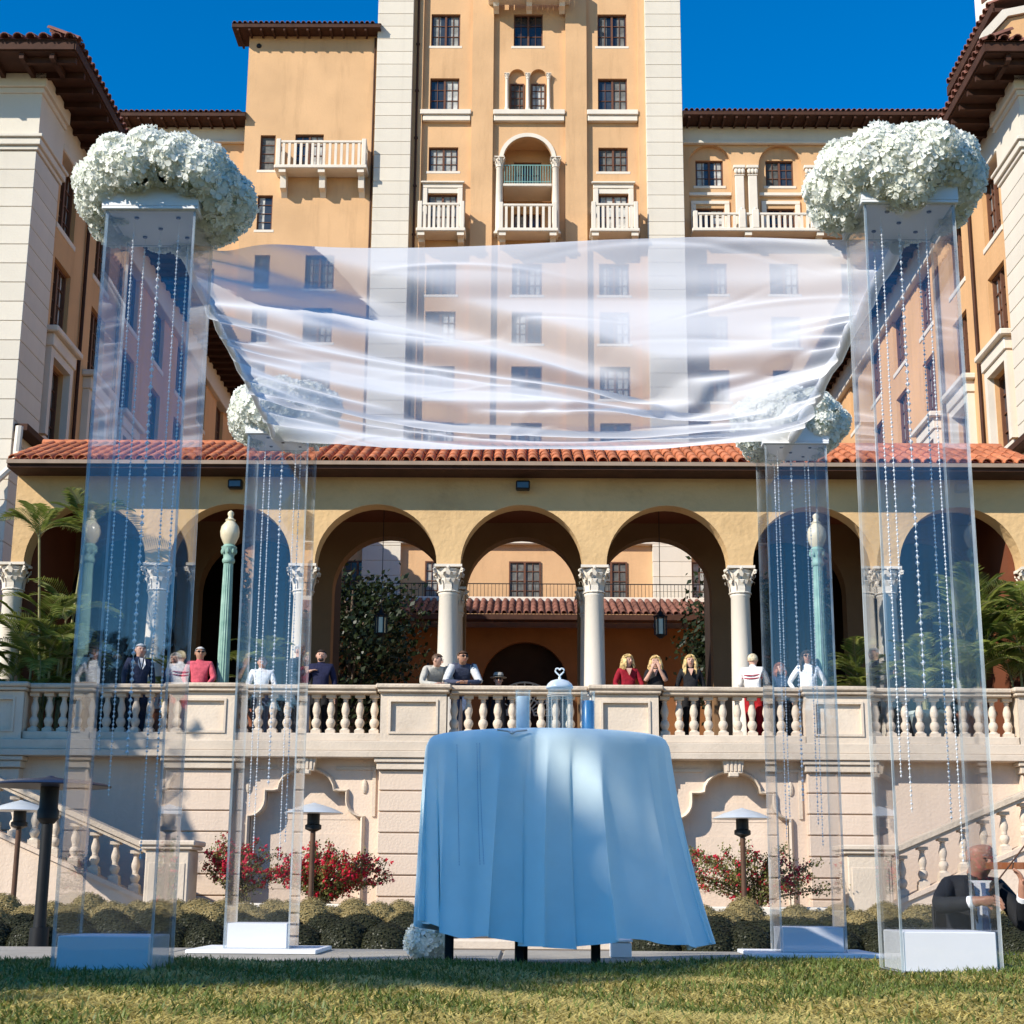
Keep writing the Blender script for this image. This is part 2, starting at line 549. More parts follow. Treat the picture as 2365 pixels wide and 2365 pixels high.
def grass():
    rng = np.random.default_rng(3)
    n = 190000
    y = 2.55 + (5.66 - 2.55) * rng.random(n) ** 1.15
    x = (rng.random(n) * 2 - 1) * (.45 + y * .36)
    keep = ~((np.abs(np.abs(x) - 1.255) < .17) & (y > 4.77) & (y < 5.11))
    x, y = x[keep], y[keep]
    n = len(x)
    z = .035 + .018 * np.sin(x * 1.7 + .6) * np.sin(y * 1.1) + .020 * x * (x > 0) + .006 * np.sin(x * 6 + y * 4) - .004
    patch = np.sin(x * 3.1 + 1.3 * np.sin(y * 2.7)) * np.sin(y * 4.3 + 1.1 * np.sin(x * 5.1)) + .5 * np.sin(x * 11 + y * 7)
    dry = rng.random(n) < np.clip(.84 + .28 * patch - .20 * (y - 3.8), .15, .96)
    h = np.where(dry, .012 + .018 * rng.random(n), .014 + .024 * rng.random(n)) * (1 + .25 * patch.clip(-1, 1) * .5)
    a = rng.random(n) * 2 * np.pi
    lean = np.where(dry, 1.0 + 1.6 * rng.random(n), .3 + .9 * rng.random(n))
    wd = .0016 + .0022 * rng.random(n)
    ux, uy = np.cos(a), np.sin(a)
    sx_, sy_ = -uy * wd, ux * wd
    V = np.zeros((n, 5, 3))
    for k_, (t, ws) in enumerate([(0, 1), (0, -1), (.55, .75), (.55, -.75), (1, 0)]):
        off = h * lean * t ** 1.6
        V[:, k_, 0] = x + ux * off + sx_ * ws
        V[:, k_, 1] = y + uy * off + sy_ * ws
        V[:, k_, 2] = z + h * t * (1 - .28 * np.minimum(lean, 1.5) * t)
    me = bpy.data.meshes.new('grass')
    base = np.arange(n)[:, None] * 5
    F4 = base + np.array([[0, 1, 3, 2]])
    F3 = base + np.array([[2, 3, 4]])
    loops = np.concatenate([F4, F3], axis=1).ravel()
    starts = np.empty(2 * n, int)
    starts[0::2] = np.arange(n) * 7
    starts[1::2] = np.arange(n) * 7 + 4
    tot = np.empty(2 * n, int)
    tot[0::2] = 4
    tot[1::2] = 3
    me.vertices.add(n * 5)
    me.vertices.foreach_set('co', V.ravel())
    me.loops.add(len(loops))
    me.loops.foreach_set('vertex_index', loops)
    me.polygons.add(2 * n)
    me.polygons.foreach_set('loop_start', starts)
    me.polygons.foreach_set('loop_total', tot)
    green = np.array([.085, .12, .018]) + rng.random((n, 1)) * np.array([.09, .10, .02])
    straw = np.array([.36, .29, .075]) + rng.random((n, 1)) * np.array([.42, .34, .13])
    c = np.where(dry[:, None], straw, green)
    c4 = np.ones((n, 5, 4))
    c4[:, :, :3] = c[:, None, :]
    at = me.color_attributes.new('blade', 'FLOAT_COLOR', 'POINT')
    at.data.foreach_set('color', c4.ravel())
    me.update(calc_edges=True)
    m, t, o = new_mat('grass_blade')
    N, L = t.nodes.new, t.links.new
    ca = N('ShaderNodeVertexColor')
    ca.layer_name = 'blade'
    b = N('ShaderNodeBsdfPrincipled')
    b.inputs['Roughness'].default_value = .55
    L(ca.outputs[0], b.inputs['Base Color'])
    tl = N('ShaderNodeBsdfTranslucent')
    L(ca.outputs[0], tl.inputs[0])
    ms = N('ShaderNodeMixShader')
    ms.inputs[0].default_value = .3
    L(b.outputs[0], ms.inputs[1])
    L(tl.outputs[0], ms.inputs[2])
    L(ms.outputs[0], o.inputs['Surface'])
    me.materials.append(m)
    tag(put('grass', me), 'short patchy lawn grass, green mixed with dry straw blades', 'grass', kind='stuff')
grass()

# ------------------------------------------------------------------ columns, capitals, balusters (shared shapes)
def capital(mb, cx, cy, z0, z1, r, mi=0):
    """Corinthian-like capital: bell, two rows of curled leaves, corner volutes, abacus"""
    h = z1 - z0
    mb.lathe([(r * 1.12, z0), (r * 1.15, z0 + .03 * h), (r * .98, z0 + .08 * h), (r * 1.0, z0 + .5 * h), (r * 1.25, z0 + .86 * h)], cx, cy, 14, mi=mi)
    for row, (zb, zt, n, out) in enumerate([(.05, .48, 8, .30), (.28, .72, 8, .42)]):
        for i in range(n):
            a = 2 * PI * (i + .5 * row) / n
            ca, sa = math.cos(a), math.sin(a)
            tx, ty = -sa, ca
            wd = r * .34
            pr = [(1.0, zb, 1), (1.05, zb + (zt - zb) * .5, 1.1), (1.12 + out * .5, zt, .9), (1.18 + out, zt - .04, .55), (1.12 + out, zt - .13, .3)]
            vs = []
            for q, zz, ws in pr:
                for sgn in (-1, 1):
                    vs.append((cx + ca * r * q + tx * wd * ws * sgn, cy + sa * r * q + ty * wd * ws * sgn, z0 + zz * h))
            mb.add(vs, [(2 * k, 2 * k + 1, 2 * k + 3, 2 * k + 2) for k in range(4)], mi)
    q = r * 1.42
    for sx in (-1, 1):
        for sy in (-1, 1):
            c = Vector((cx + sx * q * .92, cy + sy * q * .92, z0 + .76 * h))
            d = Vector((sx, sy, 0)).normalized()
            pts = [c - d * r * .55 - Vector((0, 0, .25 * h))]
            for k in range(8):
                t = 2.6 * PI * k / 7
                rr = r * .26 * (1 - k / 10)
                pts.append(c + d * rr * math.sin(t) + Vector((0, 0, rr * math.cos(t))))
            mb.tube(pts, r * .085, 5, mi)
    for ang in range(4):
        a = ang * PI / 2
        mb.ball((cx + math.cos(a) * q, cy + math.sin(a) * q, z0 + .88 * h), r * .17, 6, 4, mi)
    e = r * 1.62
    poly = []
    for k in range(4):
        a = PI / 4 + k * PI / 2
        p0 = Vector((math.cos(a), math.sin(a))) * e * 1.18
        a2 = a + PI / 4
        mid = Vector((math.cos(a2), math.sin(a2))) * e * .80
        poly += [(cx + p0.x, cy + p0.y), (cx + mid.x, cy + mid.y)]
    mb.prism(poly, lambda u, v, d: (u, v, d), z0 + .9 * h, z1 - .002, mi)

def shaft(mb, cx, cy, z0, z1, r, seg=18, mi=0):
    h = z1 - z0
    mb.box(cx - r * 1.45, cx + r * 1.45, cy - r * 1.45, cy + r * 1.45, z0, z0 + .10, mi)
    pr = [(r * 1.40, z0 + .10), (r * 1.46, z0 + .14), (r * 1.40, z0 + .18), (r * 1.15, z0 + .20), (r * 1.25, z0 + .25), (r * 1.2, z0 + .28),
          (r * 1.04, z0 + .31), (r * 1.02, z0 + .31 + (h - .31) * .35), (r * .9, z1 - .07), (r * .98, z1 - .05), (r * .98, z1 - .015), (r * .92, z1)]
    mb.lathe(pr, cx, cy, seg, mi=mi)

BAL = [(.085, .065), (.075, .085), (.05, .10), (.062, .125), (.082, .17), (.086, .205), (.07, .25), (.045, .275), (.052, .29), (.045, .305),
       (.058, .35), (.072, .40), (.07, .45), (.05, .53), (.038, .585), (.05, .60), (.04, .615), (.07, .64)]
def baluster_mesh(mat='stone', h=.70, seg=12):
    k = h / .70
    mb = MB().box(-.085, .085, -.085, .085, 0, .065 * k)
    mb.lathe([(r, z * k) for r, z in BAL], 0, 0, seg)
    mb.box(-.085, .085, -.085, .085, .64 * k, h)
    return mb.mesh('baluster', mat, True, 50)
BALM = baluster_mesh()
BALS = baluster_mesh('stone', .62)

# ------------------------------------------------------------------ terrace wall, piers and balustrade
PC = [-13.31 + 3.77 * k for k in range(8)]          # pier centres
HW = .585
tw = thing('terrace_wall', 'pale stone terrace retaining wall with rusticated piers and arched niche panels', 'wall')
def niche(cx):
    """ogee-headed niche outline with side shoulders"""
    pts = [(-.98, -.3), (.98, -.3), (.98, 1.48)]
    for i in range(6):                                # concave shoulder
        a = PI * .5 * i / 5
        pts.append((.98 - .28 * math.sin(a), 1.48 + .28 * (1 - math.cos(a))))
    pts += [(.70, 1.92), (.56, 1.92)]
    for i in range(13):
        a = PI * i / 12
        pts.append((.48 * math.cos(a), 1.94 + .36 * math.sin(a)))
    pts += [(-.56, 1.92), (-.70, 1.92)]
    for i in range(6):
        a = PI * .5 * (5 - i) / 5
        pts.append((-.98 + .28 * math.sin(a), 1.48 + .28 * (1 - math.cos(a))))
    return [(cx + u, z) for u, z in pts]
bays = [(PC[k] + PC[k + 1]) / 2 for k in range(len(PC) - 1)]
for k, c in enumerate(bays):
    u0, u1 = PC[k] + HW, PC[k + 1] - HW
    mid = abs(c) < 5
    holes = [niche(c)] if mid else []
    MB().wall(rect(u0 - .05, u1 + .05, -.6, 2.62), holes, front(28.0), .22).obj('wall_panel', 'pinkwall', tw)
    if mid:
        nb = MB().box(c - 1.2, c + 1.2, 28.22, 28.3, -.6, 2.6)
        for z in (.25, .85, 1.45):                     # joint lines of the niche back stand proud as thin slips
            nb.box(c - .975, c + .975, 28.212, 28.222, z, z + .35)
        nb.obj('niche_back', 'pinkwall', tw)
        fr = MB()
        op = niche(c)
        n = len(op)
        cen = Vector((c, 1.0))
        def grow(p, g):
            d = Vector(p) - cen
            return (c + d.x * (1 + g / .98), 1.0 + d.y * (1 + g / 1.2))
        fr2 = [grow(p, .075) for p in op]
        vs, fs = [], []
        for lay, (yy, ring) in enumerate([(27.93, op), (27.90, [grow(p, .03) for p in op]), (27.94, [grow(p, .06) for p in op]), (28.0, fr2), (28.1, op)]):
            vs += [(p[0], yy, p[1]) for p in ring]
        order = [4, 0, 1, 2, 3]
        for q in range(4):
            a, b = order[q], order[q + 1]
            fs += [(a * n + i, a * n + (i + 1) % n, b * n + (i + 1) % n, b * n + i) for i in range(n) if op[i][1] > -.29 or op[(i + 1) % n][1] > -.29]
        fr.add(vs, fs).obj('niche_moulding', 'stone', tw, smooth=True, ang=60)
        ks = MB()
        ks.prism([(c - .15, 2.28), (c + .15, 2.28), (c + .20, 2.56), (c - .20, 2.56)], front(0), 27.72, 28.05)
        for i in range(4):
            uu = c - .105 + .07 * i
            ks.box(uu - .018, uu + .018, 27.70, 27.73, 2.31, 2.50)
        ks.bbox(c - .25, c + .25, 27.66, 28.02, 2.50, 2.60, .012)
        ks.bbox(c - .09, c + .09, 27.68, 27.9, 2.21, 2.29, .015)
        ks.obj('keystone', 'stone', tw)
        for sx in (-1, 1):                             # raised corner frames and pendants
            pn = MB()
            pn.box(c + sx * 1.20 - .03, c + sx * 1.20 + .03, 27.965, 28.0, 1.5, 2.36)
            pn.box(min(c + sx * .52, c + sx * 1.17), max(c + sx * .52, c + sx * 1.17), 27.965, 28.0, 2.31, 2.36)
            pn.ball((c + sx * 1.03, 27.99, 2.02), (.05, .04, .13), 8, 6)
            pn.obj('panel_moulding', 'stone', tw)
blk = MB().bbox(-HW, HW, 0, .4, 0, .345, .014).mesh('stone_block', 'pinkwall')
for c in PC:
    for i in range(8):
        put('stone_block', blk, tw, (c, 27.78, -.60 + .3625 * i + .008))
    MB().bbox(c - HW - .04, c + HW + .04, 27.70, 28.1, 2.30, 2.42, .012).bbox(c - HW - .08, c + HW + .08, 27.66, 28.1, 2.424, 2.50, .012).obj('pier_cornice', 'stone', tw)
    MB().box(c - HW + .03, c + HW - .03, 27.83, 28.1, -.6, 2.62).obj('pier_core', 'pinkwall', tw)

tb = thing('terrace_balustrade', 'weathered stone balustrade with turned balusters along the terrace edge', 'balustrade')
MB().bbox(-14, 14, 27.62, 28.3, 2.505, 2.62, .01).bbox(-14, 14, 27.68, 28.3, 2.622, 2.80, .012).obj('ledge', 'stone', tb)
for k, c in enumerate(PC):
    if c < -11 or c > 10.5:
        pass
    p = MB().wall(rect(c - HW, c + HW, 2.803, 3.65), [rect(c - .40, c + .40, 2.97, 3.50)], front(27.74), .05)
    p.box(c - .40, c + .40, 27.79, 27.80, 2.97, 3.50)
    p.box(c - HW, c + HW, 27.80, 28.26, 2.803, 3.65)
    po = p.obj('pedestal', 'stone', tb)
    fr = MB()
    for (a, b, d, e) in [(-.44, -.40, 2.93, 3.54), (.40, .44, 2.93, 3.54), (-.40, .40, 2.93, 2.97), (-.40, .40, 3.50, 3.54)]:
        fr.box(c + a, c + b, 27.715, 27.741, d, e)
    fr.obj('panel_frame', 'stone', po)
    MB().bbox(c - HW - .05, c + HW + .05, 27.66, 28.34, 3.66, 3.72, .015).bbox(c - HW - .09, c + HW + .09, 27.62, 28.38, 3.722, 3.81, .025).obj('pedestal_cap', 'rail', tb)
for k in range(len(PC) - 1):
    u0, u1 = PC[k] + HW, PC[k + 1] - HW
    MB().bbox(u0 - .03, u1 + .03, 27.80, 28.20, 2.803, 2.945, .012).obj('plinth', 'stone', tb)
    MB().bbox(u0 + .08, u1 - .08, 27.80, 28.20, 3.652, 3.71, .015).bbox(u0 + .08, u1 - .08, 27.76, 28.24, 3.712, 3.80, .022).obj('rail', 'rail', tb)
    n = 10
    for i in range(n):
        uu = u0 + (u1 - u0) * (i + .5) / n
        if -10.6 < uu < 10.4:
            put('baluster', BALM, tb, (uu, 28.0, 2.947), rz=0)

# ------------------------------------------------------------------ garden stairs either side
def stairs(sg, xn, label):
    """stair with balustrade climbing away from the newel pier at xn; sg=-1 climbs towards -x"""
    st = thing('garden_stair', label, 'stairs', (xn, 26.3, -.6))
    def X(d):
        return xn + sg * d
    S = .42
    nw = MB()
    nw.bbox(-.36, .36, -.30, .42, 0, 1.46, .02)
    nw.bbox(-.30, .30, -.315, -.29, .25, 1.25, .008)
    nw.bbox(-.42, .42, -.36, .48, 1.462, 1.52, .015)
    nw.bbox(-.46, .46, -.40, .52, 1.522, 1.61, .02)
    nw.obj('newel_pier', 'stone', st)
    sw = MB()
    poly = [(.36, 0), (7.5, 0), (7.5, .60 + S * 7.14), (.36, .60)]
    sw.prism([(sg * u, z) for u, z in poly], lambda u, z, d: (u, d, z), 0.02, .30)
    sw.prism([(sg * u, z) for u, z in [(.36, .603), (7.5, .603 + S * 7.14), (7.5, .68 + S * 7.14), (.36, .68)]], lambda u, z, d: (u, d, z), -.03, .35)
    sw.obj('stringer', 'pinkwall', st)
    rl = MB()
    rl.prism([(sg * u, z) for u, z in [(.36, 1.38), (7.5, 1.38 + S * 7.14), (7.5, 1.46 + S * 7.14), (.36, 1.46)]], lambda u, z, d: (u, d, z), -.02, .34)
    rl.prism([(sg * u, z) for u, z in [(.40, 1.463), (7.5, 1.463 + S * 7.1), (7.5, 1.55 + S * 7.1), (.40, 1.55)]], lambda u, z, d: (u, d, z), -.07, .39)
    rl.obj('handrail', 'rail', st)
    for i in range(13):
        d = .62 + .345 * i
        z = .68 + S * (d - .36)
        MB().box(sg * d - .09, sg * d + .09, .07, .25, z - .05, z + .045).obj('baluster_block', 'stone', st)
        put('baluster', BALS, st, (sg * d, .16, z + .047))
    for i in range(12):
        MB().bbox(min(sg * (.36 + .40 * i), sg * 7.5), max(sg * (.36 + .40 * i), sg * 7.5), .303, 1.68, .168 * i + .002, .168 * (i + 1), .01).obj('step', 'stone', st)
stairs(-1, -5.84, 'stone garden stair beside the tall dark heater, its wall partly in tree shade')
stairs(1, 5.60, 'sunlit stone garden stair rising behind the seated violinist')

# low central flight glimpsed beneath the table
cs = thing('central_steps', 'low pale stone steps glimpsed behind the table legs', 'steps', (.1, 24, -.62))
for i in range(4):
    MB().bbox(-1.5, 1.5, .34 * i, .34 * i + .36, .165 * i + .003, .165 * (i + 1), .03).obj('step', 'stone', cs)
for sx in (-1, 1):
    MB().bbox(sx * 1.75 - .2, sx * 1.75 + .2, -.1, 1.4, .003, .62, .02).obj('cheek_block', 'stone', cs)

# ------------------------------------------------------------------ arcade
AX, AP, AR, AZ = -.1, 2.87, 1.2, 6.47
ac = thing('arcade', 'ochre arcade of round arches on slender stone columns under a terracotta roof', 'arcade')
def arcade_outline(js, x0, x1, ztop, zbot):
    pts = [(x0, zbot)]
    for j in js:
        c = AX + AP * j
        if zbot < AZ:
            pts.append((c - AR, zbot))
        pts += [(c + AR * math.cos(PI - PI * i / 24), AZ + AR * math.sin(PI * i / 24)) for i in range(25)]
        if zbot < AZ:
            pts.append((c + AR, zbot))
    pts += [(x1, zbot), (x1, ztop), (x0, ztop)]
    return pts
XL, XR = AX - AP * 3.5 - .02, AX + AP * 3.5 + .02
MB().prism(arcade_outline(range(-3, 4), XL, XR, 8.42, AZ), front(0), 30.0, 30.46).obj('arcade_wall', 'arcade', ac)
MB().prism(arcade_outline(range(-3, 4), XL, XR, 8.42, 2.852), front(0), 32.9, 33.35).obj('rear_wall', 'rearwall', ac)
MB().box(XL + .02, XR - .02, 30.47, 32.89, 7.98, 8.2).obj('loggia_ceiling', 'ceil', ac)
for x0, x1 in ((XL + .03, AX - AP * 1.5 - .14), (AX + AP * 1.5 + .14, XR - .03)):
    rm_ = MB().box(x0, x1, 37.5, 37.6, 2.853, 8.1).box(x0, x0 + .08, 33.36, 37.49, 2.853, 8.1).box(x1 - .08, x1, 33.36, 37.49, 2.853, 8.1).box(x0 + .09, x1 - .09, 33.36, 37.49, 7.9, 8.1)
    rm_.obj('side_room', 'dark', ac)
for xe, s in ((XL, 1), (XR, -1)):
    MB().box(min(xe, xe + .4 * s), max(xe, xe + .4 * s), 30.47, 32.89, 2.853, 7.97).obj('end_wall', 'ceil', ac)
cm = MB()
shaft(cm, 0, 0, 2.853, 5.93, .205)
colm = cm.mesh('column_shaft', 'trim', True, 50)
cm = MB()
capital(cm, 0, 0, 5.93, 6.468, .20)
capm = cm.mesh('column_capital', 'trim')
for j in range(8):
    x = AX + AP * (j - 3.5)
    c = put('column', colm, ac, (x, 30.23, 0))
    put('capital', capm, c)
for j in (-2, -1, 0, 1):
    x = AX + AP * (j + .5)
    if j in (-1, 0):
        continue
for x in (AX - AP * .5, AX + AP * .5):
    c = put('rear_column', colm, ac, (x, 32.6, 0))
    put('capital', capm, c)
# roof with single barrel tiles
rf = MB()
rf.add([(XL - .0, 29.32, 8.36), (XR + .0, 29.32, 8.36), (XR + .0, 31.75, 9.36), (XL - .0, 31.75, 9.36), (XR + .0, 34.1, 8.36), (XL - .0, 34.1, 8.36)], [(0, 1, 2, 3), (3, 2, 4, 5)])
rf.add([(XL - .0, 29.32, 8.30), (XR + .0, 29.32, 8.30), (XR + .0, 34.1, 8.30), (XL - .0, 34.1, 8.30)], [(0, 1, 2, 3)])
rfo = rf.obj('roof', 'tilemass', ac)
MB().box(XL - .0, XR + .0, 29.27, 29.315, 8.29, 8.365).obj('gutter', 'gutter', rfo)
MB().box(XL, XR, 29.33, 29.99, 8.22, 8.295).obj('soffit', 'wood', ac)
SL = math.atan2(1.0, 2.43)
LEN = math.hypot(1.0, 2.43)
def barrel(length, r0, r1, n=6, t=.016):
    mb = MB()
    vs = []
    for (yy, r) in ((0, r0), (length, r1)):
        for rr in (r, r - t):
            vs += [(rr * math.cos(PI * i / n), yy, rr * .95 * math.sin(PI * i / n)) for i in range(n + 1)]
    m_ = n + 1
    fs = [(i, i + 1, 2 * m_ + i + 1, 2 * m_ + i) for i in range(n)]
    fs += [(m_ + i, i, i + 1, m_ + i + 1) for i in range(n)]
    fs += [(m_ + i + 1, m_ + i, 3 * m_ + i, 3 * m_ + i + 1) for i in range(n)]
    return mb.add(vs, fs)
tlm = barrel(.60, .098, .082).mesh('roof_tile', 'tile', True, 60)
SP = .226
ncol = int((XR - XL) / SP)
rest = MB()
for i in range(ncol):
    x = XL + SP * (i + .5)
    ind = 14 <= i < 74
    for r in range(5):
        d = -.03 + .525 * r
        y, z = 29.32 + d * math.cos(SL), 8.375 + d * math.sin(SL) + .012
        jx, jz, jr = random.uniform(-.008, .008), random.uniform(0, .006), random.uniform(-.02, .02)
        if ind:
            put('roof_tile', tlm, rfo, (x + jx, y, z + jz), rot=(SL + random.uniform(-.012, .006), 0, jr))
        else:
            b = barrel(.60, .098, .082, 5)
            rest.add([(vx + x + jx, y + vy * math.cos(SL) - vz * math.sin(SL), z + jz + vy * math.sin(SL) + vz * math.cos(SL)) for vx, vy, vz in b.v], b.f)
tag(rest.obj('roof_tiles', 'tilemass', rfo, smooth=True, ang=60), kind='stuff')
rg = MB()
x = XL - .1
while x < XR:
    rg.add([(vy + x, vx + 31.75, vz + 9.37) for vx, vy, vz in barrel(.46, .12, .11, 5).v], barrel(.46, .12, .11, 5).f)
    x += .44
tag(rg.obj('ridge_tiles', 'tilemass', rfo, smooth=True, ang=60), kind='stuff')

def flood(x, label):
    f = thing('wall_floodlight', label, 'light', (x, 29.9, 8.02))
    MB().bbox(-.14, .14, -.16, .02, -.09, .09, .02).obj('housing', 'iron', f)
    MB().box(-.11, .11, -.168, -.158, -.06, .05).obj('lens', 'glass', f)
    MB().box(-.025, .025, .021, .10, -.04, .10).obj('bracket', 'iron', f)
flood(-.08, 'small black floodlight on the arcade wall over the middle arch')
flood(-5.77, 'small black floodlight on the arcade wall above the globe lamp post')

# ------------------------------------------------------------------ central tower
TY = 85.0
tower = thing('hotel_tower', 'tall orange stucco hotel tower flanked by white quoined corner piers', 'building')
BAYS = [(-6.4, -3.43), (-2.14, 2.2), (3.48, 6.58)]
MB().wall(rect(-7.0, 7.0, 2.85, 62), [rect(a, b, 20.4, 61) for a, b in BAYS], front(85.2), .30).obj('wall', 'orange', tower)
rowz = [(50.05, 2.15), (45.78, 2.1), (41.78, 1.55), (33.95, 1.95), (30.95, 1.95), (27.6, 1.95), (24.2, 1.95), (21.2, 1.6)]
BY = 85.5
for bi, (a, b) in enumerate(BAYS):
    cx = (-5.08, -.05, 5.05)[bi]
    holes, wins = [], []
    for k, (z, h) in enumerate(rowz):
        if bi == 1 and k in (1, 2):
            continue
        holes.append(rect(cx - .88, cx + .88, z, z + h))
        wins.append((cx, z, h))
    if bi == 1:
        for c2 in (-.70, .58):
            holes.append(arched(c2, .48, 45.72, 48.02))
        holes.append(arched(-.05, 1.46, 37.5, 42.55, 20))
    else:
        holes.append(rect(cx - .88, cx + .88, 37.55, 40.3))
        wins.append((cx, 37.55, 2.75))
    MB().wall(rect(a, b, 20.4, 61), [h for h in holes], front(BY), .30).obj('wall', 'orange', tower)
    for i, (c, z, h) in enumerate(wins):
        window(tower, c, BY + .14, z, 1.76, h, 0, 4, 3 if h < 2.5 else 4, z > 44 or z < 36 or h < 1.6, CUR[(i * 2 + bi * 3) % 6])
    # belt below the second row
    MB().bbox(a + .02 if bi else a - .1, b - .02, BY - .42, BY, 45.30, 45.62, .03).bbox(a + .06, b - .06, BY - .3, BY, 44.93, 45.296, .03).obj('belt_course', 'trim', tower)
    if bi != 1:
        sr = MB()
        for (u0, u1, z0, z1) in [(cx - 1.2, cx - .89, 37.6, 40.62), (cx + .89, cx + 1.2, 37.6, 40.62), (cx - 1.2, cx + 1.2, 40.623, 40.9)]:
            sr.bbox(u0, u1, BY - .16, BY + .02, z0, z1, .03)
        sr.box(cx - .9, cx + .9, BY - .10, BY + .02, 40.32, 40.62)
        sr.bbox(cx - 1.3, cx + 1.3, BY - .3, BY + .02, 40.903, 41.02, .03)
        sr.obj('window_surround', 'trim', tower)
def balcony(parent, x0, x1, yf, yb, zs, zt, corbels, mat='trim', n=None, slab=.22, corb=.75):
    """slab on corbels with corner posts, slim balusters and handrail"""
    b = MB()
    b.bbox(x0 - .08, x1 + .08, yf - .08, yb, zs - slab, zs, .04)
    bo = b.obj('balcony', mat, parent)
    pw = .26
    r = MB()
    for px in (x0, x1 - pw):
        r.bbox(px, px + pw, yf, yf + pw, zs + .002, zt + .1, .03)
    r.bbox(x0 + pw, x1 - pw, yf + .03, yf + .23, zt - .16, zt, .03)
    for px in (x0, x1 - .2):
        r.bbox(px, px + .2, yf + pw, yb, zt - .16, zt, .03)
    n = n or max(4, int((x1 - x0) / .36))
    for i in range(n):
        u = x0 + pw + (x1 - x0 - 2 * pw) * (i + .5) / n
        r.box(u - .075, u + .075, yf + .06, yf + .20, zs + .002, zt - .162)
    m = max(1, int((yb - yf) / .4))
    for i in range(m):
        v = yf + pw + (yb - yf - pw) * (i + .5) / m
        for px in (x0 + .03, x1 - .17):
            r.box(px, px + .14, v - .07, v + .07, zs + .002, zt - .162)
    r.obj('railing', mat, bo)
    for cx in corbels:
        c = MB()
        prof = [(yb, zs - slab - .004), (yf + .05, zs - slab - .004), (yf + .05, zs - slab - .20), (yf + (yb - yf) * .35, zs - slab - .26), (yf + (yb - yf) * .45, zs - slab - corb * .75),
                (yf + (yb - yf) * .8, zs - slab - corb * .8), (yb, zs - slab - corb)]
        c.prism(prof, lambda u, z, d: (d, u, z), cx - .17, cx + .17)
        c.box(cx - .2, cx + .2, yf + .02, yf + .16, zs - slab - .22, zs - slab - .01)
        c.obj('corbel', mat, bo)
for cx in (-5.08, 5.05):
    balcony(tower, cx - 1.36, cx + 1.36, BY - 1.35, BY - .01, 37.55, 39.15, (cx - 1.15, cx + 1.15), n=8, corb=.55)
balcony(tower, -1.72, 1.68, BY - 1.35, BY - .01, 37.55, 39.10, (-1.5, 1.45), n=8, corb=.55)
balcony(tower, -2.4, 2.4, 84.0, 85.19, 52.85, 54.3, (-2.0, 0, 2.0), corb=.6)
# loggia niche behind the tall central arch
lg = MB()
lg.wall(rect(-2.0, 1.9, 37.3, 44.2), [rect(-.88, .78, 37.55, 39.9), rect(-.88, .78, 40.85, 43.3)], front(87.4), .2)
lg.box(-2.0, -1.55, 85.81, 87.4, 37.3, 44.2).box(1.45, 1.9, 85.81, 87.4, 37.3, 44.2).box(-1.55, 1.45, 85.81, 87.4, 44.1, 44.25).box(-1.55, 1.45, 85.81, 87.4, 37.3, 37.5)
lg.obj('loggia', 'orange', tower)
window(tower, -.05, 87.5, 37.55, 1.66, 2.35, 0, 4, 3, False, CUR[1])
window(tower, -.05, 87.5, 40.85, 1.66, 2.45, 0, 4, 3, False, CUR[0])
MB().bbox(-1.5, 1.4, BY - .35, 87.3, 40.66, 40.84, .03).obj('inner_balcony', 'trim', tower)
gr = MB().box(-1.45, 1.35, BY - .30, BY - .26, 42.0, 42.06).box(-1.45, 1.35, BY - .30, BY - .26, 40.95, 41.0)
for i in range(19):
    u = -1.42 + 2.74 * i / 18
    gr.box(u - .022, u + .022, BY - .297, BY - .263, 40.86, 42.0)
gr.obj('green_railing', 'greenrail', tower)
am = MB()
n = 20
for i in range(n):
    a0, a1 = PI * i / n, PI * (i + 1) / n
    q = [(1.46, a0), (1.70, a0), (1.70, a1), (1.46, a1)]
    am.prism([(-.05 + r * math.cos(a), 42.55 + r * math.sin(a)) for r, a in q], front(0), BY - .07, BY + .01)
am.obj('archivolt', 'trim', tower)
for cx in (-1.72, 1.62):
    c = MB()
    shaft(c, cx, BY - .28, 37.56, 41.85, .21, 14)
    capital(c, cx, BY - .28, 41.85, 42.5, .22)
    c.obj('loggia_column', 'trim', tower, smooth=True, ang=45)
for cx in (-1.32, -.06, 1.2):
    c = MB()
    shaft(c, cx, BY - .12, 45.63, 47.75, .10, 10)
    capital(c, cx, BY - .12, 47.75, 48.12, .11)
    c.obj('colonnette', 'trim', tower, smooth=True, ang=45)
for c2 in (-.70, .58):
    window(tower, c2, BY + .2, 45.74, .84, 1.9, 0, 3, 4, False, CUR[4])
MB().box(-1.4, 1.3, BY + .301, BY + .34, 45.6, 48.6).obj('arch_tympanum', 'orange', tower)
# corner piers of coursed white blocks
tblk = MB().bbox(-1.075, 1.075, 0, 1.2, 0, .83, .016).mesh('stone_block', 'cream')
for sx in (-1, 1):
    for i in range(52):
        put('stone_block', tblk, tower, (sx * 8.075, 84.72, 12.0 + .846 * i))
    MB().box(sx * 8.075 - 1.05, sx * 8.075 + 1.05, 84.76, 92, 2.86, 56.5).obj('pier_core', 'cream', tower)
MB().box(-9.0, 9.0, 88.5, 99, 2.86, 62).obj('tower_body', 'orange', tower)
dp = MB().tube([(-6.72, 85.10, 56), (-6.72, 85.10, 20)], .07, 8)
for i in range(11):
    dp.box(-6.83, -6.61, 85.06, 85.2, 22 + 3.1 * i, 22.1 + 3.1 * i)
dp.obj('downpipe', 'wood', tower)

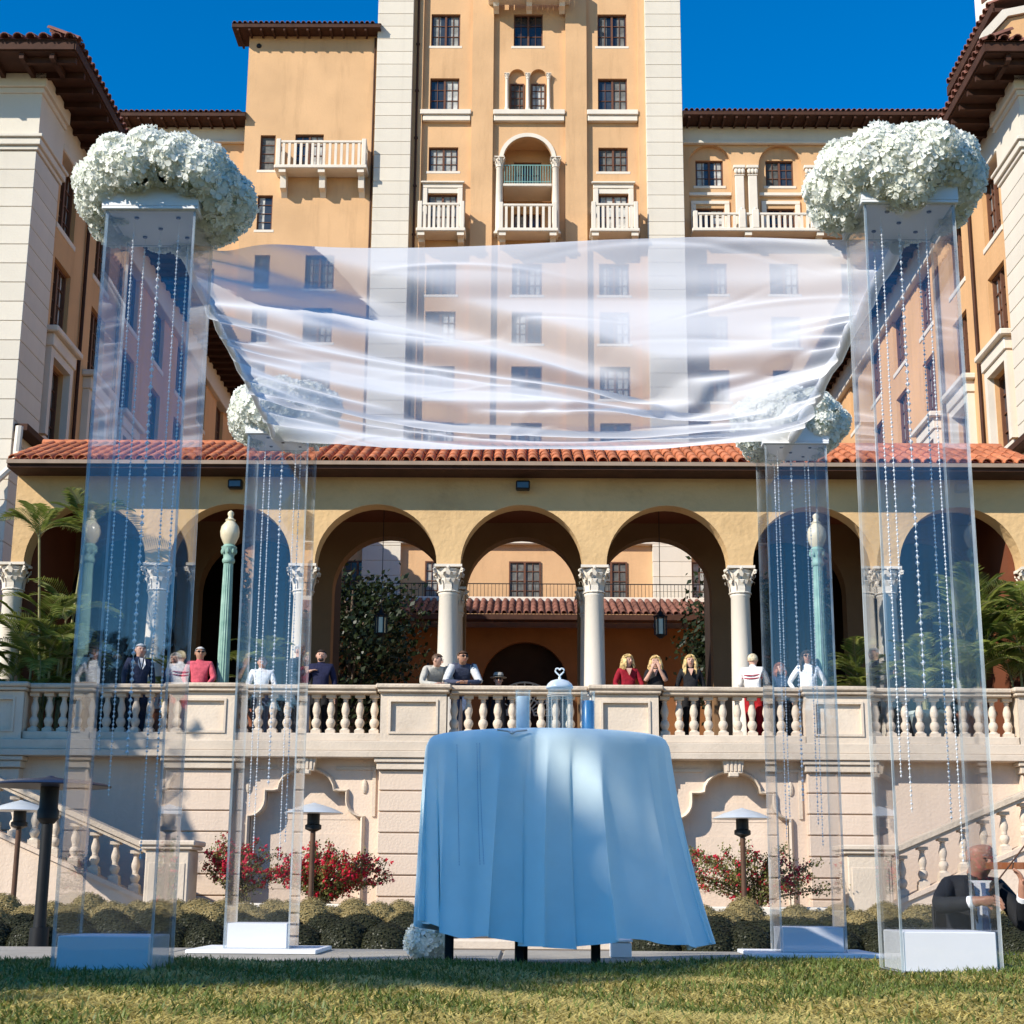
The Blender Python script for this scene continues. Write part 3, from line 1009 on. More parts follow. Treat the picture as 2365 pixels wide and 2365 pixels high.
# ------------------------------------------------------------------ roof eave kit
def eave(parent, x0, x1, yf, yb, z, ang=22, tsp=.32, endl=0, endr=0, rise=3):
    """overhanging eave facing -y: fascia, soffit, sloping tile deck and a row of barrel tile ends"""
    r = MB()
    r.box(x0, x1, yf, yb, z, z + .12)
    r.box(x0, x1, yf - .04, yf + .02, z + .02, z + .26)
    ro = r.obj('roof', 'wood', parent)
    run = rise / math.tan(R(ang))
    d = MB().add([(x0 - .03, yf - .07, z + .262), (x1 + .03, yf - .07, z + .262), (x1 + .03, yf - .07 + run, z + .262 + rise), (x0 - .03, yf - .07 + run, z + .262 + rise)], [(0, 1, 2, 3)])
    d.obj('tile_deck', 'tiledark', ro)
    tm = _tile(tsp)
    n = int((x1 - x0) / tsp)
    for i in range(n):
        put('roof_tile', tm, ro, (x0 + tsp * (i + .5), yf - .1, z + .27), rot=(R(ang), 0, 0))
    for i in range(int((x1 - x0) / .7)):
        MB_raf(ro, x0 + .35 + .7 * i, yf + .03, yb, z)
    return ro
_tc = {}
def _tile(sp):
    if sp not in _tc:
        _tc[sp] = barrel(.9, sp * .40, sp * .36, 5, .025).mesh('eave_tile', 'tiledark', True, 60)
    return _tc[sp]
_rf = {}
def MB_raf(parent, x, y0, y1, z):
    key = round(y1 - y0, 3)
    if key not in _rf:
        _rf[key] = MB().box(-.06, .06, 0, y1 - y0, -.16, -.002).mesh('rafter_tail', 'wood')
    put('rafter_tail', _rf[key], parent, (x, y0, z))

# left block beside the tower
lb = thing('hotel_side_block', 'plain orange hotel block with a long white balcony next to the tower', 'building')
holes = [rect(-16.03, -15.13, 41.73, 43.99), rect(-16.03, -15.13, 37.9, 40.1), rect(-13.95, -12.25, 41.45, 44.05)]
lwins = [(-15.58, 41.73, .9, 2.26, 2), (-15.58, 37.9, .9, 2.2, 2), (-13.1, 41.45, 1.7, 2.6, 4)]
for z in (34.2, 30.9, 27.6, 24.2, 20.8):
    for c, wd in ((-15.58, .9), (-12.2, 1.7)):
        holes.append(rect(c - wd / 2, c + wd / 2, z, z + 2.1))
        lwins.append((c, z, wd, 2.1, 2 if wd < 1 else 4))
MB().wall(rect(-17.0, -9.16, 2.85, 50.55), holes, front(85.3), .3).box(-16.99, -9.17, 85.7, 96, 2.86, 50.5).obj('wall', 'orange', lb)
for i, (c, z, wd, h, cc) in enumerate(lwins):
    window(lb, c, 85.44, z, wd, h, 0, cc, 4, i != 2, CUR[(i * 3 + 4) % 6] if wd < 1 else CUR[i % 4])
balcony(lb, -14.85, -9.55, 84.05, 85.29, 41.45, 43.05, (-14.45, -12.15, -9.85), n=14, corb=1.3)
eave(lb, -17.9, -8.95, 84.3, 86.5, 50.55)
MB().tube([(-9.32, 85.2, 50.4), (-9.32, 85.2, 20)], .06, 8).obj('downpipe', 'wood', lb)
MB().ball((-16.4, 85.28, 49.9), (.16, .1, .16)).obj('vent', 'iron', lb)

# lower block receding to the left wing
ll = thing('hotel_link_block', 'orange hotel link with cream frieze and dark eave behind the shaded wing', 'building')
holes, wl = [], []
for z in (41.5, 37.9, 34.2, 30.9, 27.6, 24.2, 20.8):
    for c in (-19.4, -23.2):
        holes.append(rect(c - .8, c + .8, z, z + 1.7))
        wl.append((c, z))
MB().wall(rect(-30, -17.0, 2.85, 45.0), holes, front(86.4), .3).box(-29.9, -17.02, 86.8, 96, 2.86, 44.9).obj('wall', 'orange', ll)
for i, (c, z) in enumerate(wl):
    window(ll, c, 86.54, z, 1.6, 1.7, 0, 4, 3, True, CUR[i % 6])
MB().bbox(-30, -17.02, 86.2, 86.39, 44.1, 44.99, .04).bbox(-30, -17.02, 86.1, 86.39, 43.95, 44.09, .03).obj('frieze', 'cream', ll)
MB().bbox(-30, -17.02, 86.25, 86.39, 38.95, 39.1, .03).obj('belt_course', 'trim', ll)
eave(ll, -30, -16.95, 84.9, 86.6, 45.0)

# right block with blind arches and paired pilasters
rb = thing('hotel_arched_block', 'orange hotel block with arched windows and paired pilasters beside the tower', 'building')
RY = 85.9
holes, wl = [], []
cs_ = (10.85, 15.05, 19.25, 23.45, 27.65)
for c in cs_:
    holes.append(arched(c, 1.28, 38.3, 42.45, 16))
low = []
for z in (34.2, 30.9, 27.6, 24.2, 20.8):
    for c in cs_:
        low.append((c, z))
        holes.append(rect(c - .85, c + .85, z, z + 1.9))
MB().wall(rect(9.16, 31, 2.85, 44.85), holes, front(RY), .3).obj('wall', 'orange', rb)
MB().box(9.17, 30.9, RY + .6, 97, 2.86, 44.8).obj('wall_core', 'orange', rb)
for i, c in enumerate(cs_):
    MB().wall(rect(c - 1.35, c + 1.35, 38.2, 43.9), [rect(c - .83, c + .83, 41.2, 42.85), rect(c - .83, c + .83, 38.3, 39.75)], front(RY + .302), .25).obj('arch_infill', 'orange', rb)
    window(rb, c, RY + .42, 41.2, 1.66, 1.65, 0, 4, 3, True, CUR[i % 6])
    window(rb, c, RY + .42, 38.3, 1.66, 1.45, 0, 4, 3, False, CUR[(i + 2) % 6])
    s = MB()
    s.bbox(c - 1.15, c - .86, RY + .2, RY + .31, 38.3, 39.98, .02).bbox(c + .86, c + 1.15, RY + .2, RY + .31, 38.3, 39.98, .02).bbox(c - 1.15, c + 1.15, RY + .2, RY + .31, 39.983, 40.2, .02)
    s.bbox(c - 1.27, c + 1.27, RY + .1, RY + .31, 40.5, 40.7, .02)
    s.obj('window_surround', 'trim', rb)
    for d in (1.72, 2.5):
        p = MB()
        p.bbox(c + d - .26, c + d + .26, RY - .3, RY - .01, 38.2, 41.6, .03)
        p.bbox(c + d - .36, c + d + .36, RY - .4, RY - .01, 42.05, 42.25, .03)
        p.bbox(c + d - .30, c + d + .30, RY - .33, RY - .01, 41.603, 41.68, .02)
        for q in (-.2, 0, .2):
            p.ball((c + d + q, RY - .33, 41.86), (.13, .1, .17), 8, 6)
        p.obj('pilaster', 'trim', rb)
for i, (c, z) in enumerate(low):
    window(rb, c, RY + .14, z, 1.7, 1.9, 0, 4, 3, True, CUR[(i * 2) % 6])
balcony(rb, 9.7, 30, RY - .95, RY - .02, 37.95, 38.95, (12.9, 17.1, 21.4, 25.6), n=60, corb=.5)
for c in cs_:
    pp = MB()
    for d in (1.72, 2.5):
        pp.bbox(c + d - .2, c + d + .2, RY - 1.0, RY - .65, 37.96, 39.12, .03)
        pp.ball((c + d, RY - .83, 39.2), .1, 8, 6)
    pp.obj('balcony_post', 'trim', rb)
MB().bbox(9.16, 31, RY - .2, RY - .01, 43.9, 44.84, .04).bbox(9.16, 31, RY - .3, RY - .01, 43.7, 43.89, .03).obj('frieze', 'cream', rb)
eave(rb, 9.17, 31, 84.3, 86.2, 44.85)

# string course and doors of the courtyard storey
cy = thing('courtyard_facade', 'courtyard storey of the hotel with french doors above a tiled lean-to and dark archway', 'building')
MB().bbox(-12.9, 12.9, 84.55, 85.15, 19.2, 19.5, .04).bbox(-12.9, 12.9, 84.7, 85.15, 18.9, 19.197, .04).obj('cornice', 'trim', cy)
holes = [rect(c - wd / 2, c + wd / 2, 15.75, 17.95) for c, wd in ((-4.9, 1.5), (-.1, 1.75), (4.7, 1.75), (9.2, 1.5), (-9.4, 1.5))]
MB().wall(rect(-13, 13, 2.86, 18.897), holes, front(85.08), .10).obj('wall', 'orange', cy)
for c, wd in ((-4.9, 1.5), (-.1, 1.75), (4.7, 1.75), (9.2, 1.5), (-9.4, 1.5)):
    window(cy, c, 84.98, 15.75, wd, 2.2, 0, 4, 4, False, [(.05, .46), (.54, .95)] if c > -6 else None, name='french_door')
MB().bbox(-13, 13, 83.6, 84.3, 15.35, 15.7, .03).obj('parapet', 'trim', cy)
rl = MB().box(-13, 13, 83.9, 83.94, 16.45, 16.5)
for i in range(130):
    u = -12.9 + .2 * i
    rl.box(u - .012, u + .012, 83.905, 83.935, 15.7, 16.45)
rl.obj('iron_railing', 'iron', cy)
MB().add([(-13, 79.2, 14.0), (13, 79.2, 14.0), (13, 83.7, 15.5), (-13, 83.7, 15.5)], [(0, 1, 2, 3)]).obj('tile_deck', 'tiledark', cy)  # lean-to takes the darker tile colour in place of cast shade
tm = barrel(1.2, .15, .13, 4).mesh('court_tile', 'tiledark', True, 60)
for i in range(66):
    for r in range(4):
        if abs(-12.7 + .385 * i) < 9.5:
            put('roof_tile', tm, cy, (-12.7 + .385 * i, 79.15 + 1.1 * r, 14.03 + .367 * r), rot=(math.atan2(1.5, 4.5), 0, random.uniform(-.02, .02)))
MB().box(-13, 13, 79.15, 80.0, 13.7, 13.97).obj('fascia', 'wood', cy)
MB().wall(rect(-13, 13, 2.86, 13.8), [arched(-.07, 2.28, 2.87, 10.76, 24), arched(-5.5, 1.45, 2.87, 9.3, 16), arched(5.4, 1.45, 2.87, 9.3, 16)], front(82.4), .5).obj('archway_wall', 'courtwall', cy)
MB().box(-13, 13, 83.5, 83.56, 2.86, 13.6).obj('archway_interior', 'dark', cy)
fan = MB()
for i in range(13):
    a = PI * i / 12
    fan.tube([(-.07 + .5 * math.cos(a), 83.0, 9.2 + .5 * math.sin(a)), (-.07 + 1.75 * math.cos(a), 83.0, 9.2 + 1.75 * math.sin(a))], .035, 4)
for r in (.5, .95, 1.35, 1.75):
    fan.tube([(-.07 + r * math.cos(PI * i / 20), 83.0, 9.2 + r * math.sin(PI * i / 20)) for i in range(21)], .045, 4)
fan.obj('fan_grille', 'paleblue', cy)

# ------------------------------------------------------------------ the two wings
def wing(s, label, rows):
    wg = thing('hotel_wing', label, 'building')
    X = 13.1 * s
    mp = side_l(X + .18 * s * 1) if s < 0 else side_r(X + .18)
    if s < 0:
        mp = side_l(X - .18)
    rz = PI / 2 if s < 0 else -PI / 2
    ysw = [41.55 + 3.8 * k for k in range(12)]
    holes = []
    for y in ysw:
        for (z, h) in rows:
            holes.append(rect(y - .78, y + .78, z, z + h))
    MB().wall(rect(40.1, 86, 2.85, 21.5), holes, mp, .28).obj('wall', 'orange_wing', wg)
    MB().box(min(X + s * .6, X + s * 9), max(X + s * .6, X + s * 9), 40.2, 96, 2.86, 21.4).obj('wing_body', 'orange_wing', wg)
    for k, y in enumerate(ysw):
        for j, (z, h) in enumerate(rows):
            window(wg, X + s * .31, y, z, 1.56, h, rz, 4, 4, True, CUR[(k * 2 + j) % 6] if s > 0 else CUR[(k + j * 2) % 4])
    for k in (0, 1, 2):
        y, (z, h) = ysw[k], rows[2]
        t = MB()
        xo, xi = X - s * .02, X + s * .2
        a, b = min(xo, xi), max(xo, xi)
        t.box(a, b, y - 1.05, y - .80, z - .1, z + h + .25).box(a, b, y + .80, y + 1.05, z - .1, z + h + .25).box(a, b, y - .797, y + .797, z + h + .02, z + h + .25)
        xo = X - s * .22
        a, b = min(xo, xi), max(xo, xi)
        t.bbox(a, b, y - 1.25, y + 1.25, z + h + .62, z + h + .80, .03)
        t.bbox(min(X - s * .08, xi), max(X - s * .08, xi), y - 1.1, y + 1.1, z + h + .253, z + h + .617, .02)
        t.obj('window_surround', 'trim', wg)
    # coursed corner pier, front face and return
    bl = MB().bbox(-4.2, 0, 0, 2.05, 0, .52, .012).mesh('stone_block', 'cream') if s < 0 else MB().bbox(0, 4.2, 0, 2.05, 0, .52, .012).mesh('stone_block', 'cream')
    for i in range(34):
        put('stone_block', bl, wg, (X, 38.0, 1.2 + .532 * i))
    fx = (min(X + s * .03, X + s * 9), max(X + s * .03, X + s * 9))
    MB().box(fx[0], fx[1], 38.04, 40.1, -.6, 21.45).obj('pier_core', 'cream', wg)
    e = MB()
    for (z0, z1, out) in [(19.30, 19.42, .05), (19.423, 19.62, .12), (19.623, 19.72, .18), (20.95, 21.1, .08), (21.103, 21.49, .16)]:
        ex = (min(X - s * out, X + s * 9), max(X - s * out, X + s * 9))
        e.bbox(ex[0], ex[1], 38 - out, 40.1 + (out if z0 < 20 else 0), z0, z1, .015)
    ex = (min(X - s * .02, X + s * 9), max(X - s * .02, X + s * 9))
    e.box(ex[0], ex[1], 37.98, 40.12, 19.723, 20.947)
    e.obj('entablature', 'cream', wg)
    f = MB()
    a, b = sorted((X + s * .05, X + s * .5))
    f.bbox(a, b, 40.14, 86, 20.62, 21.49, .02)
    a, b = sorted((X - s * .03, X + s * .5))
    f.bbox(a, b, 40.14, 86, 20.42, 20.617, .03)
    f.obj('frieze', 'cream', wg)
    # shallow ledge lower down
    a, b = sorted((X - s * .35, X + s * .17))
    MB().bbox(a, b, 38.1, 41.9, 11.55, 11.75, .02).obj('ledge', 'wood', wg)
    # eaves: along the court and across the front
    r = MB()
    xo = X - s * 1.2
    a, b = sorted((xo, X + s * 9))
    r.box(a, b, 36.75, 86, 21.5, 21.62)
    a, b = sorted((xo - s * .05, xo + s * .03))
    r.box(a, b, 36.7, 86, 21.53, 21.78)
    a, b = sorted((xo, X + s * 9))
    r.box(a, b, 36.68, 36.75, 21.53, 21.78)
    ro = r.obj('roof', 'wood', wg)
    x1 = X + s * 7
    hip = [(xo - s * .06, 36.62, 21.79), (xo - s * .06, 86, 21.79), (x1, 86, 25.1), (x1, 44.8, 25.1), (X + s * 9, 36.62, 21.79), (X + s * 9, 44.8, 25.1)]
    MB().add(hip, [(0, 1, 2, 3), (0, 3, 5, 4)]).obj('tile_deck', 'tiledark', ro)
    tm = _tile(.34)
    an = math.atan2(3.31, 8.2)
    for i in range(145):
        put('roof_tile', tm, ro, (xo - s * .10, 36.75 + .34 * i, 21.80), rot=(an, 0, -s * PI / 2))
    for i in range(24):
        put('roof_tile', tm, ro, (xo + s * (.1 + .34 * i), 36.55, 21.80), rot=(an, 0, 0))
    a, b = sorted((xo + s * .04, X + s * .15))
    rm = MB().box(a, b, -.06, .06, 21.33, 21.498).mesh('rafter_tail', 'wood')
    for i in range(62):
        put('rafter_tail', rm, ro, (0, 37.1 + .8 * i, 0))
    rm2 = MB().box(-.06, .06, 36.8, 37.98, 21.33, 21.498).mesh('rafter_tail', 'wood')
    for i in range(9):
        put('rafter_tail', rm2, ro, (X + s * (-.6 + .8 * i), 0, 0))
    # rainwater pipes
    for y in (43.45, 47.3):
        MB().tube([(X + s * .10, y, 20.4), (X + s * .10, y, 3)], .055, 6).obj('downpipe', 'wood', wg)
    return wg
ROWS = [(18.45, 2.0), (15.35, 2.1), (12.3, 2.15), (9.2, 2.1), (6.1, 2.1)]
wl_ = wing(-1, 'hotel wing whose courtyard wall is in shade, with bright white corner pier', ROWS)
wr_ = wing(1, 'hotel wing whose courtyard wall glows in full sun, with attic turret', ROWS)
# curved white rainwater pipe on the shaded wing
MB().tube([(-12.9, 37.9, 11.6), (-12.9, 37.85, 10.9), (-13.0, 37.8, 10.5), (-13.35, 37.75, 10.1), (-13.5, 37.75, 9.6), (-13.5, 37.75, 3)], .10, 8).obj('rainwater_pipe', 'trim', wl_, smooth=True)
# attic and turret on the sunlit wing
at_ = MB()
at_.prism([(12.55, 22.1), (12.74, 23.2), (13.26, 23.8), (13.8, 23.92), (24, 24.0), (24, 22.0)], front(0), 38.9, 41)
at_.obj('attic', 'orange_wing', wr_)
MB().prism([(12.50, 22.1), (12.70, 23.23), (13.24, 23.83), (13.79, 23.95), (24, 24.03), (24, 24.25), (13.74, 24.16), (13.10, 24.02), (12.50, 23.33)], front(0), 38.8, 39.1).obj('attic_coping', 'trim', wr_)
ur = MB().box(13.65, 24, 41.2, 46.2, 25.42, 25.54).box(13.6, 13.68, 41.2, 46.2, 25.4, 25.7).box(14.6, 24, 42.0, 46, 22, 25.4)
uro = ur.obj('upper_roof', 'wood', wr_)
for i in range(14):
    put('roof_tile', _tile(.34), uro, (13.55, 41.4 + .34 * i, 25.7), rot=(.38, 0, -PI / 2))
MB().add([(13.6, 41.2, 25.71), (13.6, 46.2, 25.71), (24, 46.2, 29.8), (24, 41.2, 29.8)], [(0, 1, 2, 3)]).obj('tile_deck', 'tiledark', uro)
tu = MB().lathe([(1.6, 24), (1.6, 29.5), (1.75, 29.6), (1.75, 29.9), (.1, 31.5)], 15.6, 44, 8)
tuo = tu.obj('turret', 'cream', wr_)
for i in range(8):
    a = 2 * PI * (i + .5) / 8
    put('turret_window', MB().prism(arched(0, .28, 27.2, 28.4, 8), lambda u, z, d: (1.42, u, z), 0, .02).add([(1.5, -.28, 27.2), (1.5, .28, 27.2), (1.5, .28, 28.4), (1.5, -.28, 28.4)], [(0, 1, 2, 3)]).mesh('turret_window', 'winframe'), tuo, (15.6, 44, 0), rz=a)

# ------------------------------------------------------------------ hydrangea heads
def hydrangea_head(seed, r=.075, n=135):
    rng = random.Random(seed)
    mb = MB()
    for i in range(n):
        zz = 1 - 2 * (i + .5) / n
        if zz < -.55:
            continue
        th = i * 2.39996 + rng.uniform(-.2, .2)
        q = math.sqrt(1 - zz * zz)
        nrm = Vector((q * math.cos(th), q * math.sin(th), zz))
        nrm = (nrm + Vector((rng.uniform(-.2, .2), rng.uniform(-.2, .2), rng.uniform(-.2, .2)))).normalized()
        c = nrm * r * rng.uniform(.86, 1.08)
        a = nrm.orthogonal().normalized()
        b = nrm.cross(a)
        ph = rng.uniform(0, PI)
        s = rng.uniform(.0125, .0180)
        for k in range(4):
            t = ph + k * PI / 2
            u = a * math.cos(t) + b * math.sin(t)
            v = nrm.cross(u)
            tip = c + u * s * 1.55 + nrm * rng.uniform(-.004, .008)
            mid = c + u * s * .8 + nrm * .004
            sh_ = c + u * s * 1.25 + nrm * (.007 + rng.uniform(-.003, .004))
            ce = c + u * s * .85 + nrm * .0015
            mb.add([tuple(c), tuple(mid + v * s * .60), tuple(sh_ + v * s * .48), tuple(tip), tuple(sh_ - v * s * .48), tuple(mid - v * s * .60), tuple(ce)],
                   [(6, 0, 1), (6, 1, 2), (6, 2, 3), (6, 3, 4), (6, 4, 5), (6, 5, 0)])
    mb.ball((0, 0, 0), r * .70, 10, 7, 1)
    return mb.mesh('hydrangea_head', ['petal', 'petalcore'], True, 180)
HEADS = [hydrangea_head(i) for i in range(4)]

def bouquet(cx, cy, z, label, seed, rx=.222, rz_=.105, front_gap=True, n=46):
    rng = random.Random(seed)
    t = thing('hydrangea_arrangement', label, 'flowers', (cx, cy, z))
    for i in range(n):
        zz = 1 - 1.75 * (i + .5) / n
        q = math.sqrt(max(0, 1 - zz * zz))
        th = i * 2.39996 + seed
        d = Vector((q * math.cos(th), q * math.sin(th), zz))
        if front_gap and zz < -.02 and abs(d.x) < .60 and abs(d.y) < .75:
            continue
        if front_gap and zz < .22 and abs(d.x) < .5 and d.y < -.3 and rng.random() < .35:
            continue
        p = Vector((d.x * rx, d.y * rx, d.z * rz_ + .02)) * rng.uniform(.95, 1.07)
        e = (d.to_track_quat('Z', 'Y') @ Quaternion((0, 0, 1), rng.uniform(0, 6))).to_euler()
        put('hydrangea_head', HEADS[i % 4], t, p, rot=tuple(e), sca=rng.uniform(.9, 1.18))
    return t

# ------------------------------------------------------------------ clear columns with crystal strands
bead = {}
def strand_mesh(length, size, seed):
    rng = random.Random(seed)
    mb = MB()
    z = 0
    k = 0
    while z < length:
        s = size * (1.0 if k % 3 else .7) * rng.uniform(.9, 1.1)
        vs = [(s, 0, -z), (0, s, -z), (-s, 0, -z), (0, -s, -z), (0, 0, -z + s * 1.25), (0, 0, -z - s * 1.25)]
        mb.add(vs, [(0, 1, 4), (1, 2, 4), (2, 3, 4), (3, 0, 4), (1, 0, 5), (2, 1, 5), (3, 2, 5), (0, 3, 5)])
        z += s * 3.4 if k % 2 else s * 3.0
        k += 1
    mb.tube([(0, 0, .04), (0, 0, -length)], .0007, 4)
    return mb.mesh('crystal_strand', 'bead')

def clear_column(cx, y0, z0, ztop, label, wheref, glabel, seed, plate):
    """square clear column 0.3 m wide: four sheets, white base block, plinth plate and white cap box"""
    W = .30
    cyy = y0 + W / 2
    t = thing('acrylic_column', label, 'column', (cx, cyy, z0))
    zb = .012
    if plate:
        MB().bbox(-.29, .29, -.29, .29, 0, .018, .003).obj('base_plate', 'white', t)
        zb = .019
    H = ztop - z0
    e = .009
    h = W / 2
    MB().bbox(-h + .013, h - .013, -h + .013, h - .013, zb, .128, .003).obj('base_block', 'white', t)
    for k in range(4):
        m = MB()
        # sheet with clear faces and polished pale edges
        hw = h - e - .0005 if k % 2 else h
        vs = [(-hw, -h, zb), (hw, -h, zb), (hw, -h + e, zb), (-hw, -h + e, zb), (-hw, -h, H), (hw, -h, H), (hw, -h + e, H), (-hw, -h + e, H)]
        m.add(vs, [(0, 1, 5, 4), (2, 3, 7, 6)], 0)
        m.add(vs, [(1, 2, 6, 5), (3, 0, 4, 7), (0, 3, 2, 1), (4, 5, 6, 7)], 1)
        m.obj('panel', ['acrylic', 'acryledge'], t, rz=k * PI / 2)
    c = MB()
    g = h + .010
    c.bbox(-g, g, -g, g, H + .001, H + .012, .002)
    for (a, b, d, f) in [(-g, g, -g, -g + .008), (-g, g, g - .008, g), (-g, -g + .008, -g + .0085, g - .0085), (g - .008, g, -g + .0085, g - .0085)]:
        c.box(a, b, d, f, H + .0125, H + .085)
    co = c.obj('cap_box', 'white', t)
    for (sx, sy) in ((-.06, -.09), (.08, -.09), (-.07, .07), (.075, .075), (.0, .0)):
        MB().lathe([(.008, H - .003), (.008, H + .0005)], sx, sy, 8).obj('screw_head', 'screw', co)
    rng = random.Random(seed)
    spots = [(-.075, -.06), (.075, -.055), (0, .0), (-.07, .075), (.08, .07)]
    for i, (sx, sy) in enumerate(spots):
        o = put('crystal_strand', strand_mesh((1.85, 2.0, 1.7, 1.95, 1.9)[i] * rng.uniform(.92, 1.05), (.0046, .0044, .0074, .0046, .0048)[i], seed * 10 + i), None, (cx + sx, cyy + sy, ztop - .045))
        tag(o, ('large-beaded ' if i == 2 else 'fine ') + 'crystal bead strand hanging inside ' + glabel, 'bead strand', 'crystal strands inside ' + glabel)
    return t
clear_column(-1.255, 4.79, .018, 2.475, 'clear acrylic column on the lawn with its white base block in shade', 0, 'the lawn column with the shaded base', 1, False)
clear_column(1.262, 4.79, .048, 2.505, 'clear acrylic column on the lawn with its white base block sunlit', 0, 'the lawn column with the sunlit base', 2, False)
clear_column(-1.215, 7.30, .001, 2.44, 'clear acrylic column on the slab before the dense red bougainvillea', 0, 'the slab column before the dense red bougainvillea', 3, True)
clear_column(1.305, 7.30, .001, 2.40, 'clear acrylic column on the slab before the sparse bougainvillea', 0, 'the slab column before the sparse bougainvillea', 4, True)
bouquet(-1.255, 4.96, 2.588, 'half-shaded white hydrangea mound on the lawn column with the shaded base', 1)
bouquet(1.262, 4.96, 2.625, 'sunlit white hydrangea mound on the lawn column with the sunlit base', 2)
bouquet(-1.215, 7.46, 2.555, 'white hydrangea mound on the slab column before the dense red bougainvillea', 3, .20, .105)
bouquet(1.305, 7.46, 2.52, 'white hydrangea mound behind the voile on the slab column before the sparse bougainvillea', 4, .21, .11)

# ------------------------------------------------------------------ sheer canopy
def canopy():
    cp = thing('canopy', 'sheer white voile canopy slung between the four clear columns', 'canopy', (0, 6.2, 2.45))
    nx, ny = 220, 190
    x0, x1, y0, y1 = -1.235, 1.295, 5.10, 7.28
    # folds: (y at left, y at middle, y at right, width, height)
    folds = [(1.02, .72, .22, .050, .085), (.90, .66, .12, .10, .045), (.74, .58, .52, .05, .075), (.60, .45, .47, .09, .05), (.50, .30, .33, .035, .060),
             (.38, .27, .24, .055, .065), (.32, .15, .25, .030, .050), (.20, .10, .14, .035, .045), (.80, .84, .80, .07, .030), (.40, .36, .60, .04, .035), (.62, .50, .30, .03, .030)]
    rng = random.Random(5)
    P = np.zeros((ny + 1, nx + 1, 3))
    U, Vv = np.meshgrid(np.linspace(0, 1, nx + 1), np.linspace(0, 1, ny + 1))
    X = x0 + (x1 - x0) * U
    Y = y0 + (y1 - y0) * Vv
    t = 2 * U - 1
    edge = 1 - np.abs(t) ** 3
    Z = 2.502 - .065 * Vv - .055 * edge * (.45 + .9 * Vv) * np.ones_like(U)
    Z -= .03 * np.sin(PI * Vv) * edge
    # front edge lifted over towards the sunlit column
    Z += .045 * np.exp(-((U - .72) / .24) ** 2) * np.exp(-(Vv / .06) ** 2)
    F = 1 - Vv     # fold y given from far (0) to near (1)
    for (a, b, c, w_, h_) in folds:
        line = a * (1 - U) * (1 - 2 * U) + 4 * b * U * (1 - U) + c * U * (2 * U - 1)
        d = (F - line) / w_
        prof = np.where(d > 0, np.exp(-(d * 2.2) ** 2), np.exp(-(d * .7) ** 2))
        Z -= h_ * prof * (.35 + .65 * edge)
    Z += .008 * np.sin(17 * Vv + 9 * U + 2.2 * np.sin(5 * U + 3 * Vv)) * (.4 + .6 * np.abs(t))
    Z += .004 * np.sin(70 * Vv + 16 * U + 3 * np.sin(11 * U + 4 * Vv)) * np.clip(np.abs(t) - .45, 0, 1) * 1.6 * (.5 + .5 * np.sin(9 * Vv + 5 * U))
    for q_ in range(34):                                # small creases, mostly running across
        cu, cv = rng.random(), rng.random() ** 1.2
        sl_, ln, wd_, hh = rng.gauss(0, .35), rng.uniform(.05, .22), rng.uniform(.006, .014), rng.uniform(.002, .007) * rng.choice((-1, 1))
        du, dv = U - cu, Vv - cv - .0 * U
        dd_ = (dv - sl_ * du - 1.5 * du * du) / wd_
        Z += hh * np.exp(-dd_ ** 2) * np.exp(-(du / ln) ** 2)
    # gathers along both side hems
    for sgn, mask in ((0, np.exp(-(U / .10) ** 2)), (1, np.exp(-((1 - U) / .06) ** 2))):
        Z += mask * .012 * np.sin(Vv * 95 + 3 * np.sin(Vv * 17)) + mask * .01 * np.sin(Vv * 41 + 1)
        X += (mask * .010 * np.sin(Vv * 60 + 2)) * (1 if sgn == 0 else -1)
    P[..., 0], P[..., 1], P[..., 2] = X, Y - 6.2, Z - 2.45
    m = MB()
    vs = [tuple(p) for p in P.reshape(-1, 3)]
    fs = [(j * (nx + 1) + i, j * (nx + 1) + i + 1, (j + 1) * (nx + 1) + i + 1, (j + 1) * (nx + 1) + i) for j in range(ny) for i in range(nx)]
    m.add(vs, fs)
    m.obj('voile', 'sheer', cp, smooth=True, ang=180)
    for xx, r in ((x0 + .005, .014), (x1 - .005, .024)):
        pts = [(xx + .006 * math.sin(i * 2.1), y0 - 6.2 + (y1 - y0) * i / 14, 2.478 - .05 * i / 14 - 2.45 + .004 * math.sin(i * 1.7)) for i in range(15)]
        m = MB().tube(pts, [r * (1 + .15 * math.sin(i * 2.7)) for i in range(15)], 10)
        m.obj('hem_sleeve', 'white', cp, smooth=True)
canopy()

